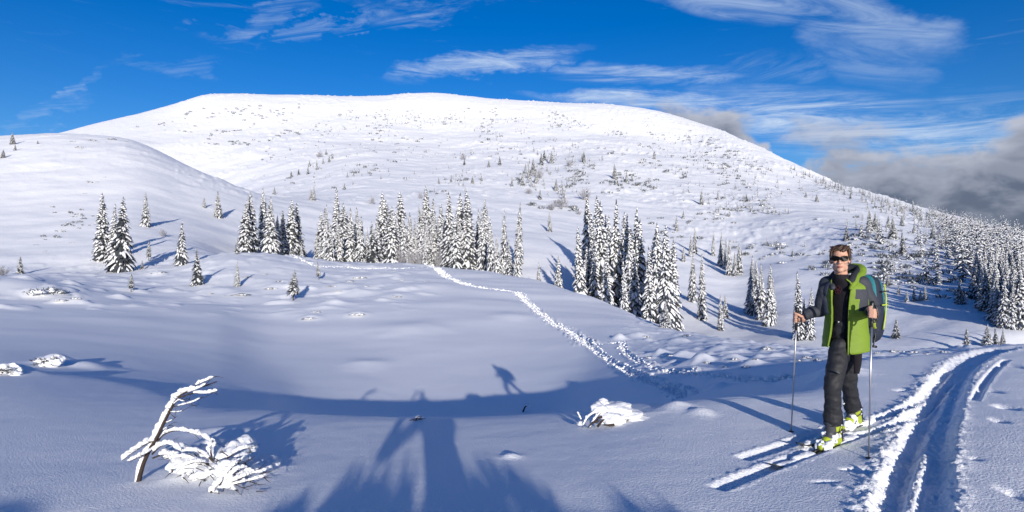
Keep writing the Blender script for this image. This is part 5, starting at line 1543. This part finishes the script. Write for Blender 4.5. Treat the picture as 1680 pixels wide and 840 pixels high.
# skis with bindings, lying in the snow
def ski(Ft, tip, tail, label, seed):
    root = root_at('ski', Ft, label, 'ski', 'skis')
    L = tip + tail; rings = []; sn = []
    gz = lambda q: float(ground_z(np.array([q.x]), np.array([q.y]))[0])
    for k in range(25):
        t = k / 24; d = -tail + L * t
        c = Ft + SK * d
        base = Ft.z + 0.0
        c.z = gz(c) + .004 if abs(d) > .25 else base + .006
        u = (d - (tip - .22)) / .22
        if u > 0: c.z += .05 * u * u
        w = .0475 - .010 * (1 - ((d + .05) / (L * .55)) ** 2) ; w = min(w, .052)
        if u > 0: w *= math.sqrt(max(.04, 1 - u ** 2.2))
        if t == 0: w *= .7
        th_ = .009
        rings.append([c + SKL * w, c + SKL * w + UP * th_, c - SKL * w + UP * th_, c - SKL * w])
        sn.append((c, w, d))
    o = ring_loft('base', rings, ['ski_top'], root, subdiv=0)
    # snow lying on the forebody and tail
    rs = random.Random(seed); pr = []
    for k in range(len(sn) - 1):
        c, w, d = sn[k]; c2 = sn[k + 1][0]
        if -.20 < d < .26 or d > tip - .22: continue
        for j in range(3):
            r = rs.uniform(.030, .042) * (1 if d < tip - .45 else .7)
            q = c.lerp(c2, rs.random()) + SKL * rs.uniform(-.02, .02) + UP * (.004)
            pr.append(('c', q, q + SK * rs.uniform(.03, .06), r, r * rs.uniform(.8, 1.1)))
    remeshed('snow_cover', pr, 0.010, 'snow', root, 4, folds(.008, 14, 14, 14, seed), kind='stuff')
    # toe piece and heel tower
    def g(q): return Ft + SK * q[0] + SKL * q[1] + UP * q[2]
    for s in (-1, 1):
        v, f = tube_data([g((.16, s * .035, .012)), g((.165, s * .040, .04)), g((.15, s * .028, .05))], [.012, .012, .008], 8); child('toe_piece', v, f, ['plastic_black'], root)
    v, f = tube_data([g((.20, 0, .012)), g((.22, 0, .03)), g((.28, 0, .025))], [.016, .014, .007], 8); child('toe_lever', v, f, ['plastic_black'], root)
    v, f = tube_data([g((-.19, 0, .006)), g((-.19, 0, .04)), g((-.185, 0, .075)), g((-.18, 0, .09))], [.034, .030, .026, .014], 10); h = child('heel_piece', v, f, ['plastic_black'], root)
    for zz, rr_ in ((.085, .030), (.11, .022)):
        pts = [g((-.20 + rr_ * math.cos(t), 0, zz + rr_ * math.sin(t))) for t in [6.28318 * i / 16 for i in range(17)]]
        v, f = tube_data(pts, .007, 6); child('riser', v, f, ['plastic_black'], h)
    v, f = tube_data([g((-.20, -.03, .05)), g((-.20, .03, .05))], [.010, .010], 8); child('pin', v, f, ['alu'], h)
    return root
ski(FL, 0.98, 0.50, 'ski under the front boot, its forebody buried in a ridge of snow', 5)
ski(FR, 1.02, 0.45, 'ski under the rear boot, farther side, with its tip just showing', 6)

# ================================================================ backpack
_tc = tc
PKO = LT * .075 - FN * .03
def ptc(py, dpx=0.0, dy=0.0): return _tc(py, dpx, dy) + PKO
bk = tc(500, 0, 0) - FN * .24
PB = Vector((bk.x, bk.y, tc(560).z))
pk = root_at('backpack', PB, 'teal and dark backpack on the skier\'s back', 'backpack')
def prr(py, a, b, back, dpx=0):
    c = ptc(py, dpx) - FN * back; o = []
    for k in range(24):
        t = 6.28318 * k / 24; cs, sn_ = math.cos(t), math.sin(t)
        o.append(c + LT * (a * math.copysign(abs(sn_) ** .6, sn_)) + FN * (b * math.copysign(abs(cs) ** .6, cs)))
    return o
PR = [prr(452, .05, .03, .22), prr(455, .11, .06, .22), prr(466, .145, .085, .225), prr(490, .155, .10, .24), prr(520, .158, .108, .25), prr(545, .150, .105, .25), prr(560, .125, .085, .24), prr(565, .06, .04, .235)]
ring_loft('main_bag', PR, ['teal_cloth', 'pack_dark'], pk, fmat=lambda i, k: 1 if (i >= 4 or 3 <= k <= 5) else 0, subdiv=1, wrinkle=folds(.010, 10, 10, 14, 4))
ring_loft('front_pocket', [prr(470, .06, .02, .345), prr(480, .10, .035, .345), prr(515, .11, .04, .36), prr(535, .09, .03, .35), prr(540, .05, .015, .345)], ['pack_dark'], pk, subdiv=1)
pts = [ptc(466, 0) - FN * .25 + LT * .158, ptc(490, 0) - FN * .27 + LT * .166, ptc(515, 0) - FN * .25 + LT * .168, ptc(540, 0) - FN * .2 + LT * .165]
v, f = tube_data(sp3(pts, 5), .007, 6); child('piping', v, f, ['lime_plastic'], pk)
pts = [tc(543, 0) - FN * .30 + LT * .10, tc(540, 0) - FN * .22 + LT * .165, tc(533, 0) - FN * .13 + LT * .185, tc(525, 4) - FN * .06 + LT * .19]
v, f = tube_data(sp3(pts, 5), .022, 8, flat=.35); child('hip_belt', v, f, ['lime_plastic'], pk)
for s, pp in ((1, [tc(458, 0) - FN * .16 + LT * .08, tc(453, 16) - FN * .05 , tc(459, 20) + FN * .09, tc(475, 17) + FN * .145, tc(495, 24) + FN * .13, tc(515, 34) + FN * .05, tc(528, 32) - FN * .10]),):
    v, f = tube_data(sp3(pp, 6), .024, 8, flat=.30); st = child('shoulder_strap', v, f, ['pack_dark'], pk)
    c = tc(476, 18) + FN * .155
    v, f = tube_data([c - LT * .02, c + LT * .02], [.008, .008], 6); child('strap_buckle', v, f, ['lime_plastic'], st)
    v, f = tube_data([c - UP * .05 - LT * .015, c - UP * .05 + LT * .015], [.010, .010], 6); child('strap_buckle', v, f, ['plastic_black'], st)
pp = [tc(460, -26) - FN * .02, tc(470, -26) + FN * .09, tc(490, -27) + FN * .11, tc(515, -28) + FN * .06]
v, f = tube_data(sp3(pp, 6), .020, 8, flat=.30); child('shoulder_strap', v, f, ['pack_dark'], pk)
pp = [at(1437, 536, 5.66), at(1436, 552, 5.64), at(1434, 562, 5.63), at(1433, 568, 5.63)]
v, f = tube_data(sp3(pp, 4), .006, 6); ds = child('dangling_strap', v, f, ['plastic_black'], pk)
v, f = tube_data([at(1431, 568, 5.63), at(1438, 569, 5.63)], [.012, .012], 6); child('strap_buckle', v, f, ['plastic_black'], ds)
for py in (478, 500):
    c = ptc(py, 0) - FN * .27 + LT * .165
    v, f = tube_data([c + FN * .10, c, c - FN * .07], [.007, .007, .006], 6); child('compression_strap', v, f, ['lime_plastic' if py == 500 else 'plastic_black'], pk)

# ================================================================ behind the viewpoint: the one who takes the picture, and the scrub on the ridge
def gpt(x, y): return Vector((x, y, float(ground_z(np.array([x]), np.array([y]))[0])))
ph = root_at('person', gpt(0.30, -0.50), 'person holding up a phone to take the picture, standing on the ridge', 'person')
g0 = gpt(0.3, -.5).z
pb = [('e', (.28, -.47, .0), (.08, .10, .12), E), ('c', (.29, -.49, -.10), (.30, -.50, -.22), .06, .08), ('c', (.30, -.50, -.30), (.31, -.52, -.78), .17, .17), ('c', (.14, -.50, -.27), (.47, -.50, -.27), .09, .09),
      ('c', (.10, -.49, -.28), (-.28, -.40, -.52), .065, .055), ('c', (-.28, -.40, -.52), (-.06, -.13, -.09), .055, .042), ('c', (.50, -.49, -.28), (.42, -.30, -.40), .065, .055), ('c', (.42, -.30, -.40), (.12, -.13, -.07), .055, .042),
      ('c', (.20, -.52, -.78), (.12, -.46, -1.2), .11, .08), ('c', (.12, -.46, -1.2), (.10, -.50, g0 + .06), .08, .065), ('c', (.42, -.52, -.78), (.50, -.46, -1.2), .11, .08), ('c', (.50, -.46, -1.2), (.54, -.50, g0 + .06), .08, .065),
      ('c', (.10, -.52, g0 + .05), (.09, -.33, g0 + .04), .06, .05), ('c', (.54, -.52, g0 + .05), (.55, -.33, g0 + .04), .06, .05)]
remeshed('body', pb, 0.02, 'slate_cloth', ph, 4)
bm = bmesh.new(); bmesh.ops.create_cube(bm, size=1.0, matrix=Matrix.Translation((0, -.075, -.02)) @ Matrix.Diagonal((.16, .009, .078, 1))); bmesh.ops.bevel(bm, geom=bm.edges[:], offset=.003, segments=2, affect='EDGES')
me = bpy.data.meshes.new('phone'); bm.to_mesh(me); bm.free(); me.materials.append(M['plastic_black'])
tag(link('phone', me), 'black phone held up in both hands', 'phone')
for k, (x, y, rad, sq) in enumerate(((1.0, -2.4, .35, 1.3), (1.9, -2.6, .3, 1.3), (0.1, -2.6, .4, 1.5), (-.45, -2.5, .3, 1.6), (2.6, -2.8, .3, 1.2))):
    p = gpt(x, y)
    o = dwarf_pine(p, rad, ('dwarf pine tip on the crown of the bank behind the photographer', 'dwarf pine tip on the far flank of the bank', 'largest dwarf pine tip close behind the photographer', 'dwarf pine tip at the low end of the bank', 'dwarf pine tip on the smaller second bank')[k], 'dwarf pines on the ridge', k % 5, sq)
